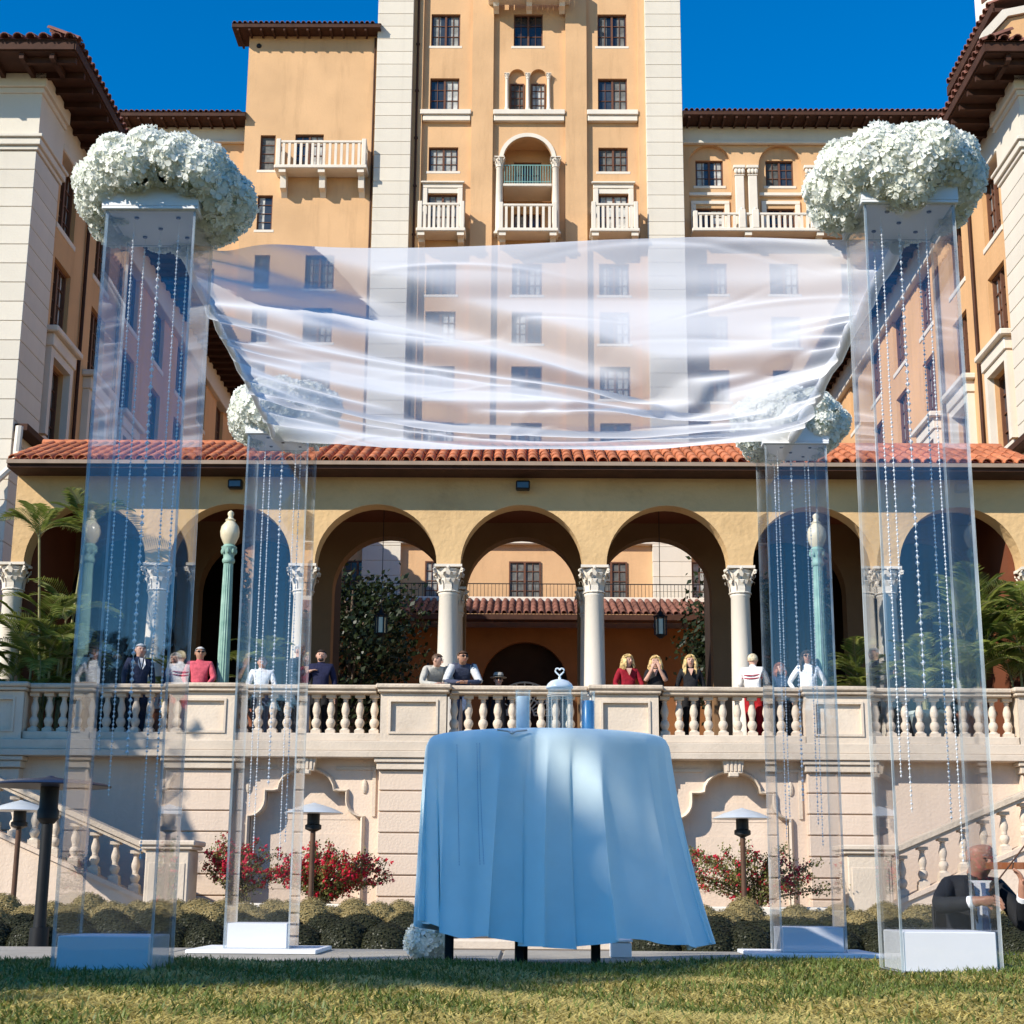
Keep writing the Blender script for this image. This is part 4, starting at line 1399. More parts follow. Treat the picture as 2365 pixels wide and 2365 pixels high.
# ------------------------------------------------------------------ table, cloth and centrepieces
TX, TYY, TR, TH = .085, 6.22, .465, .865
tbl = thing('round_table', 'round table on dark square legs hidden under the blue cloth', 'table', (TX, TYY, 0))
MB().lathe([(TR - .012, TH - .035), (TR - .006, TH - .03), (TR - .006, TH - .008), (TR - .012, TH - .004)], 0, 0, 48).obj('tabletop', 'wood', tbl)
for (lx, ly) in ((-.375, -.02), (-.105, -.28), (.175, -.28), (-.09, .30)):
    MB().bbox(lx - .017, lx + .017, ly - .017, ly + .017, .001, TH - .036, .003).obj('leg', 'iron', tbl)
def cloth_point(a, t):
    """a: angle in degrees (-90 faces the lawn), t: 0 at the rim .. 1 at the hem; pleats meander and overhang as they fall"""
    ar = R(a)
    drop = .735 + .022 * math.sin(ar * 3 + 1) + .012 * math.sin(ar * 7)
    wind = max(0, math.cos(ar + .62)) ** 1.5
    drop += .050 * wind
    ph = 16 * ar + 1.1 * math.sin(2 * ar + .5) + .9 * math.sin(5 * ar + 2) + (.9 + .5 * math.sin(3 * ar)) * t
    am = (.62 + .38 * math.sin(4 * ar + 1.3) + .22 * math.sin(9 * ar + .4))
    A = .046 * am * (max(0, t - .02) ** .75)
    rad = A * (math.cos(ph) * .9 + .25 * math.cos(2 * ph + 1))
    tan_ = -A * .85 * math.sin(2 * ph + .35)
    if t < .05:
        q = t / .05
        z = TH + .003 - drop * t * q
        r = TR * (.985 + .015 * q) + .014 * q
    else:
        z = TH + .003 - drop * t
        r = TR + .014
    r += rad + .010 * t + .075 * wind * t ** 1.6 - .02 * max(0, -math.cos(ar)) * t
    x = r * math.cos(ar) - tan_ * math.sin(ar) + .07 * wind * t * t
    y = r * math.sin(ar) + tan_ * math.cos(ar)
    return Vector((x, y, z + .006 * math.cos(ph) * t))
def tablecloth():
    seg, rows = 640, 44
    m = MB()
    vs, fs = [], []
    for j in range(rows + 1):
        for i in range(seg):
            vs.append(tuple(cloth_point(360 * i / seg - 180, j / rows)))
    for j in range(rows):
        for i in range(seg):
            k = (i + 1) % seg
            fs.append((j * seg + i, j * seg + k, (j + 1) * seg + k, (j + 1) * seg + i))
    o = len(vs)
    vs.append((0, 0, TH + .004))
    fs += [(o, (i + 1) % seg, i) for i in range(seg)]
    m.add(vs, fs)
    t = thing('tablecloth', 'pale blue linen cloth draped in deep folds to near the ground', 'tablecloth', (TX, TYY, 0))
    m.obj('cloth', 'cloth', t, smooth=True, ang=180)
    sm = MB()                                           # stitched seam running down the cloth
    for sa in (-136, -124, -122.5):
        for k in range(44):
            t0 = .07 + .0135 * k
            p0, p1 = cloth_point(sa + 4 * t0, t0), cloth_point(sa + 4 * t0, t0 + .009)
            d = Vector((p0.x, p0.y, 0)).normalized() * .0008
            sm.tube([p0 + d, p1 + d], .0011, 4)
    sm.obj('seam', 'stitch', t)
tablecloth()
ck = thing('tablecloth_clip', 'small grey clip gripping the rim of the blue tablecloth', 'clip', (TX - .135, TYY - TR - .002, TH - .012))
MB().tube([(-.055, -.012, .004), (-.02, -.016, 0), (0, -.014, -.006), (.02, -.016, 0), (.055, -.012, .004)], .004, 6).obj('wire', 'steel', ck)
MB().ball((0, -.016, -.006), (.010, .007, .007)).obj('hinge', 'steel', ck)
TZ = TH + .0055
def vase(x, y, r, h, fill, fm, label):
    v = thing('cylinder_vase', label, 'vase', (x, y, TZ))
    MB().lathe([(r - .002, 0), (r, .003), (r, h), (r - .003, h), (r - .003, .008)], 0, 0, 28).obj('glass', 'glassclear', v, smooth=True, ang=50)
    MB().lathe([(r - .004, .009), (r - .004, fill - .002), (r - .006, fill)], 0, 0, 24).obj('filling', fm, v, smooth=True, ang=50)
vase(-.012, 6.17, .030, .186, .160, 'paleliquid', 'glass cylinder vase filled with pale blue sand')
vase(.245, 6.17, .029, .183, .145, 'blueliquid', 'glass cylinder vase filled with bright blue water')
cl = thing('heart_cloche', 'wire and glass cloche with pale domed lid and heart finial', 'cloche', (.133, 6.14, TZ))
MB().lathe([(.047, 0), (.047, .19), (.0455, .19), (.0455, .004)], 0, 0, 32, capped=False).obj('glass', 'glassclear', cl, smooth=True)
wr = MB()
for i in range(14):
    a = 2 * PI * i / 14
    wr.tube([(.050 * math.cos(a), .050 * math.sin(a), .001), (.050 * math.cos(a), .050 * math.sin(a), .155)], .0013, 5)
for z in (.004, .155, .162):
    wr.tube([(.050 * math.cos(2 * PI * i / 24), .050 * math.sin(2 * PI * i / 24), z) for i in range(25)], .0016, 5)
wr.obj('wire_cage', 'trim', cl)
MB().lathe([(.052, .188), (.055, .193), (.052, .199), (.048, .207), (.036, .218), (.018, .224), (.006, .227), (.005, .236)], 0, 0, 28).obj('lid', 'frost', cl, smooth=True, ang=60)
hp = []
for i in range(29):
    a = 2 * PI * i / 28
    hp.append((.0011 * 16 * math.sin(a) ** 3, 0, .256 + .0011 * (13 * math.cos(a) - 5 * math.cos(2 * a) - 2 * math.cos(3 * a) - math.cos(4 * a))))
MB().tube(hp, .0032, 7).obj('heart_finial', 'frost', cl, smooth=True)
sh = MB()
rr = random.Random(4)
for i in range(60):
    a, q = rr.uniform(0, 6.28), .055 + .03 * rr.random()
    sh.ball((q * math.cos(a), q * math.sin(a), .006), (.006, .006, .005), 6, 4)
tag(sh.obj('pebbles', 'frost', cl), kind='stuff')

# things resting on the slab below the table
bouquet(-.40, 6.75, .055, 'fallen hydrangea bunch on the slab under the table', 9, .026, .006, False, 4)
bx = thing('white_crate', 'small white box on the slab behind the table legs', 'box', (.42, 7.1, 0))
MB().bbox(-.045, .045, -.06, .06, .001, .065, .004).obj('body', 'white', bx)
MB().bbox(-.05, .05, -.065, .065, .067, .078, .003).obj('lid', 'white', bx)

# ------------------------------------------------------------------ patio heaters
def heater(x, y, zc, label, r=.46, dark=False, zg=-.619):
    t = thing('patio_heater', label, 'heater', (x, y, zg))
    H = zc - zg
    cap = 'shadesteel' if dark else 'steel'  # dark variant: shade over the near heater is put into its colours
    if dark:
        MB().lathe([(.24, .001), (.24, .03), (.08, .06), (.07, .60)], 0, 0, 20).obj('foot', 'iron', t, smooth=True, ang=30)
    else:
        MB().lathe([(.26, .001), (.27, .03), (.27, .5), (.24, .56), (.06, .60)], 0, 0, 20).obj('gas_housing', 'bronze', t, smooth=True)
    MB().lathe([(.05, .601), (.046, .7), (.044, H - .34)] if dark else [(.05, .601), (.042, .7), (.042, H - .34)], 0, 0, 12).obj('post', 'iron' if dark else 'bronze', t, smooth=True)
    MB().lathe([(.05, H - .338), (.13 - .05 * dark, H - .30), (.13 - .05 * dark, H - .24), (.10 - .03 * dark, H - .22), (.10 - .03 * dark, H - .06), (.15, H - .04)], 0, 0, 16).obj('burner', 'iron', t, smooth=True, ang=30)
    MB().lathe([(r, H - .062), (r + .008, H - .055), (r - .005, H - .045), (r * .62, H + .03 - .045 * dark), (r * .30, H + .075 - .08 * dark), (.04, H + .10 - .09 * dark), (.02, H + .11 - .09 * dark)], 0, 0, 36).lathe([(r - .01, H - .058), (.12, H - .03)], 0, 0, 36, capped=False).obj('reflector_cap', cap, t, smooth=True, ang=30)
heater(-3.34, 25.0, 1.47, 'patio heater standing over the dense red bougainvillea')
heater(3.41, 25.0, 1.43, 'patio heater standing among the sparse bougainvillea')
heater(-8.05, 25.2, 1.49, 'patio heater with bright cap against the stone garden stair')
heater(-3.62, 12.0, 1.08, 'tall heater coloured dark for shade, with a navy-toned cap by the plaza hedge', .45, True)

# ------------------------------------------------------------------ lamp posts and lanterns
def lamp(x, label):
    t = thing('lamp_post', label, 'lamp post', (x, 28.75, 2.851))
    m = MB()
    m.lathe([(.20, 0), (.20, .25), (.15, .30), (.16, .42), (.125, .5)], 0, 0, 16)
    m.obj('base', 'verdigris', t, smooth=True, ang=40)
    seg = 32
    m = MB()
    vs, fs = [], []
    for j, (r, z) in enumerate([(.118, .5), (.112, 1.6), (.102, 2.6), (.09, 3.35)]):
        for i in range(seg):
            rr_ = r * (1 if i % 2 else .90)
            vs.append((rr_ * math.cos(2 * PI * i / seg), rr_ * math.sin(2 * PI * i / seg), z))
    for j in range(3):
        fs += [(j * seg + i, j * seg + (i + 1) % seg, (j + 1) * seg + (i + 1) % seg, (j + 1) * seg + i) for i in range(seg)]
    m.add(vs, fs).obj('fluted_shaft', 'verdigris', t)
    m = MB().lathe([(.10, 3.35), (.12, 3.38), (.12, 3.42), (.10, 3.45), (.105, 3.52), (.14, 3.62), (.15, 3.66), (.12, 3.68), (.10, 3.71)], 0, 0, 16)
    for i in range(8):
        a = 2 * PI * i / 8
        m.ball((.125 * math.cos(a), .125 * math.sin(a), 3.58), (.03, .03, .06), 6, 5)
    m.obj('capital', 'verdigris', t, smooth=True, ang=40)
    MB().lathe([(.10, 3.712), (.13, 3.76), (.175, 3.87), (.185, 3.96), (.165, 4.06), (.11, 4.13), (.085, 4.16), (.10, 4.19), (.055, 4.22), (.045, 4.26), (.062, 4.30), (.055, 4.34), (.012, 4.375)], 0, 0, 20).obj('globe', 'globe', t, smooth=True)
lamp(-5.62, 'fluted green lamp post with pearly globe beside the man in the coral polo')
lamp(5.47, 'fluted green lamp post with pearly globe behind the woman in the white coat')
def lantern(x, label):
    t = thing('hanging_lantern', label, 'lantern', (x, 31.5, 5.25))
    MB().lathe([(.03, 0), (.10, .06), (.115, .08)], 0, 0, 6).obj('bottom', 'iron', t)
    MB().lathe([(.095, .085), (.095, .40)], 0, 0, 6).obj('glass', 'globe', t)
    c = MB()
    for i in range(6):
        a = 2 * PI * i / 6
        c.tube([(.118 * math.cos(a), .118 * math.sin(a), .07), (.118 * math.cos(a), .118 * math.sin(a), .43)], .016, 5)
        c.ball((.128 * math.cos(a), .128 * math.sin(a), .45), .022, 6, 4)
    c.obj('cage', 'iron', t)
    MB().lathe([(.13, .432), (.10, .48), (.07, .50), (.05, .55), (.02, .58), (.015, .63)], 0, 0, 6).obj('crown', 'iron', t)
    MB().tube([(0, 0, .63), (0, 0, 2.73)], .008, 5).obj('chain', 'iron', t)
lantern(-2.97, 'hanging bronze lantern in the arch over the two leaning men')
lantern(2.74, 'hanging bronze lantern in the arch over the three blond women')

# ------------------------------------------------------------------ boxwood domes, shade and sun put into two leaf colours
def dome_shrub(seed, leaf, core, ls, n):
    rng = random.Random(seed)
    mb = MB()
    mb.ball((0, 0, .30), (.262, .262, .355), 18, 12, 1)
    for i in range(n):
        zz = rng.uniform(-.6, 1)
        th = rng.uniform(0, 2 * PI)
        q = math.sqrt(1 - zz * zz)
        d = Vector((q * math.cos(th), q * math.sin(th), zz))
        c = Vector((d.x * .272, d.y * .272, .30 + d.z * .368)) * rng.uniform(.98, 1.012)
        nn = (d + Vector((rng.uniform(-.5, .5), rng.uniform(-.5, .5), rng.uniform(-.3, .5)))).normalized()
        a = nn.orthogonal().normalized()
        b = nn.cross(a)
        t = rng.uniform(0, PI)
        u = a * math.cos(t) + b * math.sin(t)
        v = nn.cross(u)
        s = rng.uniform(.7, 1.2) * ls
        mb.add([tuple(c + u * s * 1.6), tuple(c + v * s), tuple(c - u * s * 1.6), tuple(c - v * s)], [(0, 1, 2, 3)])
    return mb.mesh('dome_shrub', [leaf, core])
SHADE_DOMES = [dome_shrub(i, 'shadeboxleaf', 'shadeboxcore', .0085, 2400) for i in range(3)]
LIT_DOMES = [dome_shrub(i + 5, 'litboxleaf', 'litboxcore', .0075, 3000) for i in range(3)]
rng = random.Random(11)
for row, (y, dx, hs, sun_toned) in enumerate([(16.6, .0, .80, 0), (17.0, .21, .86, 0), (17.45, .08, .90, 0), (18.1, .3, .99, 1), (18.6, .05, 1.06, 1), (19.1, .2, 1.13, 1)]):
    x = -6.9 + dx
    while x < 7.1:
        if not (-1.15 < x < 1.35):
            if sun_toned:
                b = thing('dome_shrub', 'clipped dome shrub coloured pale for sunlight in the plaza rows nearest the terrace wall', 'shrub', (x + rng.uniform(-.07, .07), y + rng.uniform(-.07, .07), -.62), group='sun-toned dome shrubs nearest the terrace wall')
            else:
                b = thing('dome_shrub', 'clipped dome shrub coloured dark for shade in the plaza rows nearest the slab', 'shrub', (x + rng.uniform(-.05, .05), y + rng.uniform(-.05, .05), -.62), group='shade-toned dome shrubs nearest the slab')
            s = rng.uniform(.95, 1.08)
            put('foliage', (LIT_DOMES if sun_toned else SHADE_DOMES)[rng.randrange(3)], b, (0, 0, .02), rz=rng.uniform(0, 6), sca=(s * 1.05, s * 1.05, s * hs * rng.uniform(.97, 1.04)))
        x += .52 if sun_toned else .46

# ------------------------------------------------------------------ palms
def frond_mesh(seed, L_=1.5, droop=.9, n=26, wid=.42):
    """arching rachis with paired narrow leaflets; starts along +x at the origin"""
    rng = random.Random(seed)
    mb = MB()
    pts = []
    for k in range(n + 1):
        t = k / n
        ang = .95 - droop * 1.75 * t
        if k == 0:
            p = Vector((0, 0, 0))
        else:
            p = pts[-1] + Vector((math.cos(ang), 0, math.sin(ang))) * L_ / n
        pts.append(p)
    mb.tube(pts[::3], [.012 * (1 - .8 * i / len(pts[::3])) for i in range(len(pts[::3]))], 5, 1)
    for k in range(4, n + 1):
        t = k / n
        d = (pts[k] - pts[k - 1]).normalized()
        ll = wid * (math.sin(PI * min(1, t * .9 + .08)) ** .7) * rng.uniform(.85, 1.1)
        for sg in (-1, 1):
            out = (Vector((0, sg, 0)) * .85 + d * .55 + Vector((0, 0, .28 - .1 * rng.random()))).normalized()
            w_ = d.cross(out).cross(out).normalized() * .0135
            a = pts[k]
            m = a + out * ll * .5
            e = a + out * ll + Vector((0, 0, -.14 * ll - .05 * rng.random()))
            mb.add([tuple(a - w_ * .5), tuple(a + w_ * .5), tuple(m + w_), tuple(e), tuple(m - w_)], [(0, 1, 2, 3, 4)])
    return mb.mesh('palm_frond', ['palmleaf', 'palmstem'])
FR = [frond_mesh(i, 1.5, (.70, .9, 1.05)[i], 30, .50) for i in range(3)]
def palm(x, y, z, label, stems, seed, sc_=1.0, pot=None, nf=7):
    rng = random.Random(seed)
    t = thing('potted_palm', label, 'palm', (x, y, z))
    z0 = .02
    if pot:
        MB().lathe([(.24, .001), (.30, .30), (.34, .55), (.37, .58), (.37, .64), (.32, .64), (.31, .58)], 0, 0, 20).obj('pot', pot, t, smooth=True, ang=40)
        z0 = .5
    for k, h in enumerate(stems):
        a = rng.uniform(0, 6.28)
        q = .16 * rng.random() + .04
        lean = rng.uniform(.05, .28)
        b = Vector((q * math.cos(a), q * math.sin(a), z0))
        tp = b + Vector((lean * math.cos(a) * h * .4, lean * math.sin(a) * h * .4, h))
        MB().tube([b, b.lerp(tp, .5) + Vector((0, 0, .03)), tp], [.032, .026, .02], 6).obj('stem', 'palmstem', t, smooth=True)
        for f in range(nf):
            fa = 2 * PI * f / nf + rng.uniform(-.3, .3)
            s = sc_ * rng.uniform(.75, 1.1)
            put('frond', FR[rng.randrange(3)], t, tuple(tp - Vector((0, 0, .12 * f / nf))), rot=(rng.uniform(-.15, .15), -rng.uniform(-.15, .75), fa), sca=s)
    return t
palm(-8.9, 29.0, 2.85, 'tall areca palm clump with arching crown fronds at the arcade end by the white pipe', (4.15, 3.8, 2.3, 1.7, 2.0, 1.3, .9, 1.5, .5), 1, .8, None, 6)
palm(-9.5, 29.1, 2.85, 'lower shaded palm clump at the arcade end near the white pipe', (1.5, 1.9, 1.2, .9, .5), 2, .75, None, 6)
palm(-5.1, 29.3, 2.85, 'small areca palm behind the coral polo lamp post', (.8, 1.1, .6), 3, .55, 'pot')
palm(6.35, 29.4, 2.85, 'small areca palm between the white-coated woman and the seated dark-haired guest', (.7, 1.0, .6), 4, .6, 'paleblue')
palm(8.3, 28.85, 2.85, 'big bushy areca palm in a terracotta pot behind the balustrade', (1.5, 1.1, 1.8, .8, 1.3, .6), 5, .95, 'pot', 6)
palm(9.35, 29.2, 2.85, 'bushy areca palm in a pale glazed pot beside the arcade end column', (1.9, 1.5, 1.0, .8, 1.7), 6, .95, 'paleblue', 6)
palm(7.4, 28.75, 2.85, 'sprawling young areca palm in a pale pot beside the terracotta one', (.7, .5, .9), 8, .8, 'paleblue')
palm(-6.75, 29.35, 2.85, 'little fan of palm leaves in a pot beside the navy-suited man', (.9, .5), 7, .4, 'pot', 6)

# ------------------------------------------------------------------ bougainvilleas
def bougainvillea(x, y, z, label, seed, rx, h, nl, nb, sparse):
    rng = random.Random(seed)
    t = thing('bougainvillea', label, 'shrub', (x, y, z))
    tw_, lf, br = MB(), MB(), MB()
    tips = []
    for k in range(34):
        a = rng.uniform(0, 2 * PI)
        rr_ = rx * rng.uniform(.25, 1.0)
        hh = h * rng.uniform(.45, 1.0) * (1 - .35 * (rr_ / rx) ** 2)
        p = [Vector((.1 * math.cos(a), .08 * math.sin(a), .02))]
        for s in range(1, 6):
            q = s / 5
            p.append(Vector((rr_ * q * math.cos(a) + rng.uniform(-.05, .05), .55 * rr_ * q * math.sin(a) + rng.uniform(-.05, .05), hh * (q ** .7) + (-.10 * q * q if sparse else 0))))
        tw_.tube(p, [.014, .011, .008, .006, .004, .003], 4)
        tips.append(p)
    def leaf(mb, c, s):
        n_ = Vector((rng.uniform(-1, 1), rng.uniform(-1, .3), rng.uniform(-.3, 1))).normalized()
        u = n_.orthogonal().normalized()
        v = n_.cross(u)
        mb.add([tuple(c + u * s * 1.3), tuple(c + v * s * .8), tuple(c - u * s), tuple(c - v * s * .8)], [(0, 1, 2, 3)])
    for i in range(nl):
        p = rng.choice(tips)
        q = rng.random() ** .7 * 4.99
        c = p[int(q)].lerp(p[int(q) + 1], q % 1) + Vector((rng.gauss(0, .05), rng.gauss(0, .05), rng.gauss(0, .05)))
        leaf(lf, c, rng.uniform(.012, .026))
    for i in range(nb):
        p = rng.choice(tips)
        q = (rng.random() ** .45) * 4.99
        c = p[int(q)].lerp(p[int(q) + 1], q % 1) + Vector((rng.gauss(0, .04), rng.gauss(0, .04), rng.gauss(0, .04)))
        for j in range(7):
            leaf(br, c + Vector((rng.gauss(0, .025), rng.gauss(0, .025), rng.gauss(0, .025))), rng.uniform(.018, .032))
    tw_.obj('branches', 'twig', t)
    tag(lf.obj('foliage', 'bougleaf', t), kind='stuff')
    tag(br.obj('bracts', 'bract', t), kind='stuff')
    MB().bbox(-rx * .8, rx * .8, -.28, .28, -.22, 0, .02).obj('planter', 'trim', t)
bougainvillea(-3.35, 26.2, .02, 'dense bougainvillea covered in vivid red bracts in a stone planter', 1, 1.25, 1.05, 9000, 560, False)
bougainvillea(-4.75, 26.5, .02, 'smaller red bougainvillea half hidden behind the slab column', 5, .8, 1.2, 4200, 230, False)
bougainvillea(3.75, 26.2, .02, 'sparse arching bougainvillea with scattered red bracts in a stone planter', 2, 1.55, 1.25, 7500, 200, True)

# ------------------------------------------------------------------ trees (courtyard, and those beside the lawn that throw the shade)
def tree(x, y, z, label, seed, h, rx, zc, rz_, n, ls=.10, columnar=False, trunk=.16, leaf='treeleaf'):
    rng = random.Random(seed)
    t = thing('tree', label, 'tree', (x, y, z))
    tr = MB()
    tr.tube([(0, 0, 0), (.05, .03, h * .35), (0, .05, h * .7), (.02, 0, h * .92)], [trunk, trunk * .8, trunk * .5, trunk * .2], 9)
    to = tr.obj('trunk', 'bark', t, smooth=True)
    lb_ = MB()
    cl_ = []
    for k in range(26):
        a = rng.uniform(0, 6.28)
        zz = rng.uniform(-.9, .9)
        q = math.sqrt(1 - zz * zz) * rng.uniform(.45, .9)
        if columnar:
            q = (1 - max(0, zz) ** 3) * rng.uniform(.35, .9)
        c = Vector((rx * q * math.cos(a), rx * q * math.sin(a), zc + rz_ * zz * .9))
        cl_.append(c)
        if not columnar or k % 3 == 0:
            lb_.tube([(0, 0, max(h * .2, c.z - rx * .9)), tuple(Vector((c.x * .5, c.y * .5, c.z - .25 * rx))), tuple(c)], [trunk * .35, trunk * .2, trunk * .08], 5)
    lb_.obj('limbs', 'bark', to)
    lf = MB()
    for i in range(n):
        c = rng.choice(cl_)
        s = rx * .30 if columnar else rx * .26
        p = c + Vector((rng.gauss(0, s), rng.gauss(0, s), rng.gauss(0, rz_ * .16 if columnar else s * .8)))
        n_ = Vector((rng.uniform(-1, 1), rng.uniform(-1, 1), rng.uniform(-.2, 1))).normalized()
        u = n_.orthogonal().normalized()
        v = n_.cross(u)
        q = ls * rng.uniform(.6, 1.3)
        lf.add([tuple(p + u * q * 1.4), tuple(p + v * q * .7), tuple(p - u * q), tuple(p - v * q * .7)], [(0, 1, 2, 3)])
    tag(lf.obj('crown', leaf, t), kind='stuff')
    return t
tree(-5.0, 44, 2.85, 'leafy courtyard tree coloured dark for shade behind the two leaning men', 21, 6.2, 1.7, 4.0, 2.2, 9000, .075, leaf='shadeleaf')
tree(6.2, 44, 2.85, 'leafy courtyard tree coloured dark for shade behind the three blond women', 22, 6.6, 1.5, 4.4, 2.3, 8500, .075, leaf='shadeleaf')
# slim tree beside the lawn: its shadow lies across the table and one column
TT = 8.6
tree(-1.25 - 1.2 * TT - .06, 4.9 - 1.0 * TT + .05, .03, 'slim columnar tree standing alone on the lawn', 23, 10.4, 1.12, 5.45, 4.65, 13000, .11, True, .2)
# line of trees across the far side of the lawn, mirrored in the clear sheets
_t0 = None
for i_ in range(30):
    xx_ = -64 + 8.6 * (i_ % 15) + (4.3 if i_ > 14 else 0) + random.uniform(-1, 1)
    lab_ = 'broad dark tree in the row at the far end of the lawn'
    if _t0 is None:
        _t0 = tree(xx_, -80, .0, lab_, 31, 11, 4.8, 5.2, 5.4, 9000, .42, trunk=.35, leaf='shadeleaf')
        _t0['group'] = 'trees at the far end of the lawn'
    else:
        r_ = _t0.copy()
        COL.objects.link(r_)
        r_.location = (xx_, (-80 if i_ < 15 else -88) + random.uniform(-2, 2), 0)
        r_.rotation_euler = (0, 0, random.uniform(0, 6))
        k_ = random.uniform(.85, 1.2)
        r_.scale = (k_, k_, k_)
        for c_ in list(_t0.children):
            d_ = c_.copy()
            COL.objects.link(d_)
            d_.parent = r_
            for g_ in c_.children:
                e_ = g_.copy()
                COL.objects.link(e_)
                e_.parent = d_
# spreading tree by the terrace end that shades the stair and the wall top
tree(-15.0, 23.0, -.62, 'spreading tree at the end of the terrace beside the garden stair', 24, 10, 2.0, 8.5, 1.5, 6000, .13)

# ------------------------------------------------------------------ people
SKINS = {}
def flat(name, col, rough=.8, var=.06):
    if name not in SKINS:
        SKINS[name] = pm(name, col, rough, var * 2.2, 16, .5, 26)
    return SKINS[name]
def lerp3(a, b, t):
    return tuple(a[i] + (b[i] - a[i]) * t for i in range(3))

def body(nodes, edges, mats, cats, root):
    """nodes: {name:(xyz, r)}, edges: [(a,b,cat)] -> one continuous skinned mesh, faces coloured by nearest bone"""
    names = list(nodes)
    idx = {n: i for i, n in enumerate(names)}
    me = bpy.data.meshes.new('body')
    me.from_pydata([nodes[n][0] for n in names], [(idx[a], idx[b]) for a, b, c in edges], [])
    o = bpy.data.objects.new('tmp_body', me)
    COL.objects.link(o)
    o.modifiers.new('skin', 'SKIN')
    for n in names:
        r = nodes[n][1] * 1.1
        sv = me.skin_vertices[0].data[idx[n]]
        sv.radius = (r, r)
        sv.use_root = n == root
    ss = o.modifiers.new('sub', 'SUBSURF')
    ss.levels = 2
    ss.render_levels = 2
    dg = bpy.context.evaluated_depsgraph_get()
    dg.update()
    res = bpy.data.meshes.new_from_object(o.evaluated_get(dg))
    bpy.data.objects.remove(o)
    for m in mats:
        res.materials.append(m)
    A = np.array([nodes[a][0] for a, b, c in edges])
    B = np.array([nodes[b][0] for a, b, c in edges])
    RA = np.array([nodes[a][1] for a, b, c in edges])
    RB = np.array([nodes[b][1] for a, b, c in edges])
    C = [cats[c] for a, b, c in edges]
    cen = np.zeros(len(res.polygons) * 3)
    res.polygons.foreach_get('center', cen)
    cen = cen.reshape(-1, 3)
    D = B - A
    L2 = (D * D).sum(1) + 1e-9
    t = np.clip(((cen[:, None] - A) * D).sum(2) / L2, 0, 1)
    dist = np.linalg.norm(cen[:, None] - (A + t[..., None] * D), axis=2) - (RA + t * (RB - RA))
    best = dist.argmin(1)
    res.polygons.foreach_set('material_index', [C[i] for i in best])
    res.polygons.foreach_set('use_smooth', [True] * len(res.polygons))
    res.update()
    return res

def hand_nodes(N_, E_, tagn, wrist, palm, side, cat='skin', s=1.0, curl=.35, down=(0, 0, -1)):
    """palm with five separate fingers of different lengths; thumb leaves the side of the palm"""
    W, Pm = Vector(wrist), Vector(palm)
    d = (Pm - W).normalized()
    sd = Vector(side).normalized()
    dn = Vector(down).normalized()
    N_[tagn + 'palm'] = (tuple(Pm), .022 * s)
    E_.append((tagn + 'wrist', tagn + 'palm', cat))
    for k, (off, ln) in enumerate([(-.026, .068), (-.009, .078), (.009, .074), (.025, .058)]):
        r0 = Pm + d * .030 * s + sd * off * s
        k1 = r0 + (d + dn * curl * .4).normalized() * ln * .55 * s
        k2 = k1 + (d + dn * curl * 1.6).normalized() * ln * .5 * s
        for nm, p, r in ((f'{tagn}f{k}a', r0, .0095), (f'{tagn}f{k}b', k1, .0085), (f'{tagn}f{k}c', k2, .007)):
            N_[nm] = (tuple(p), r * s)
        E_ += [(tagn + 'palm', f'{tagn}f{k}a', cat), (f'{tagn}f{k}a', f'{tagn}f{k}b', cat), (f'{tagn}f{k}b', f'{tagn}f{k}c', cat)]
    t0 = Pm - sd * .034 * s - d * .004
    t1 = t0 + (d * .7 - sd * .6 + dn * .2).normalized() * .036 * s
    N_[tagn + 't0'] = (tuple(t0), .0105 * s)
    N_[tagn + 't1'] = (tuple(t1), .009 * s)
    E_ += [(tagn + 'palm', tagn + 't0', cat), (tagn + 't0', tagn + 't1', cat)]

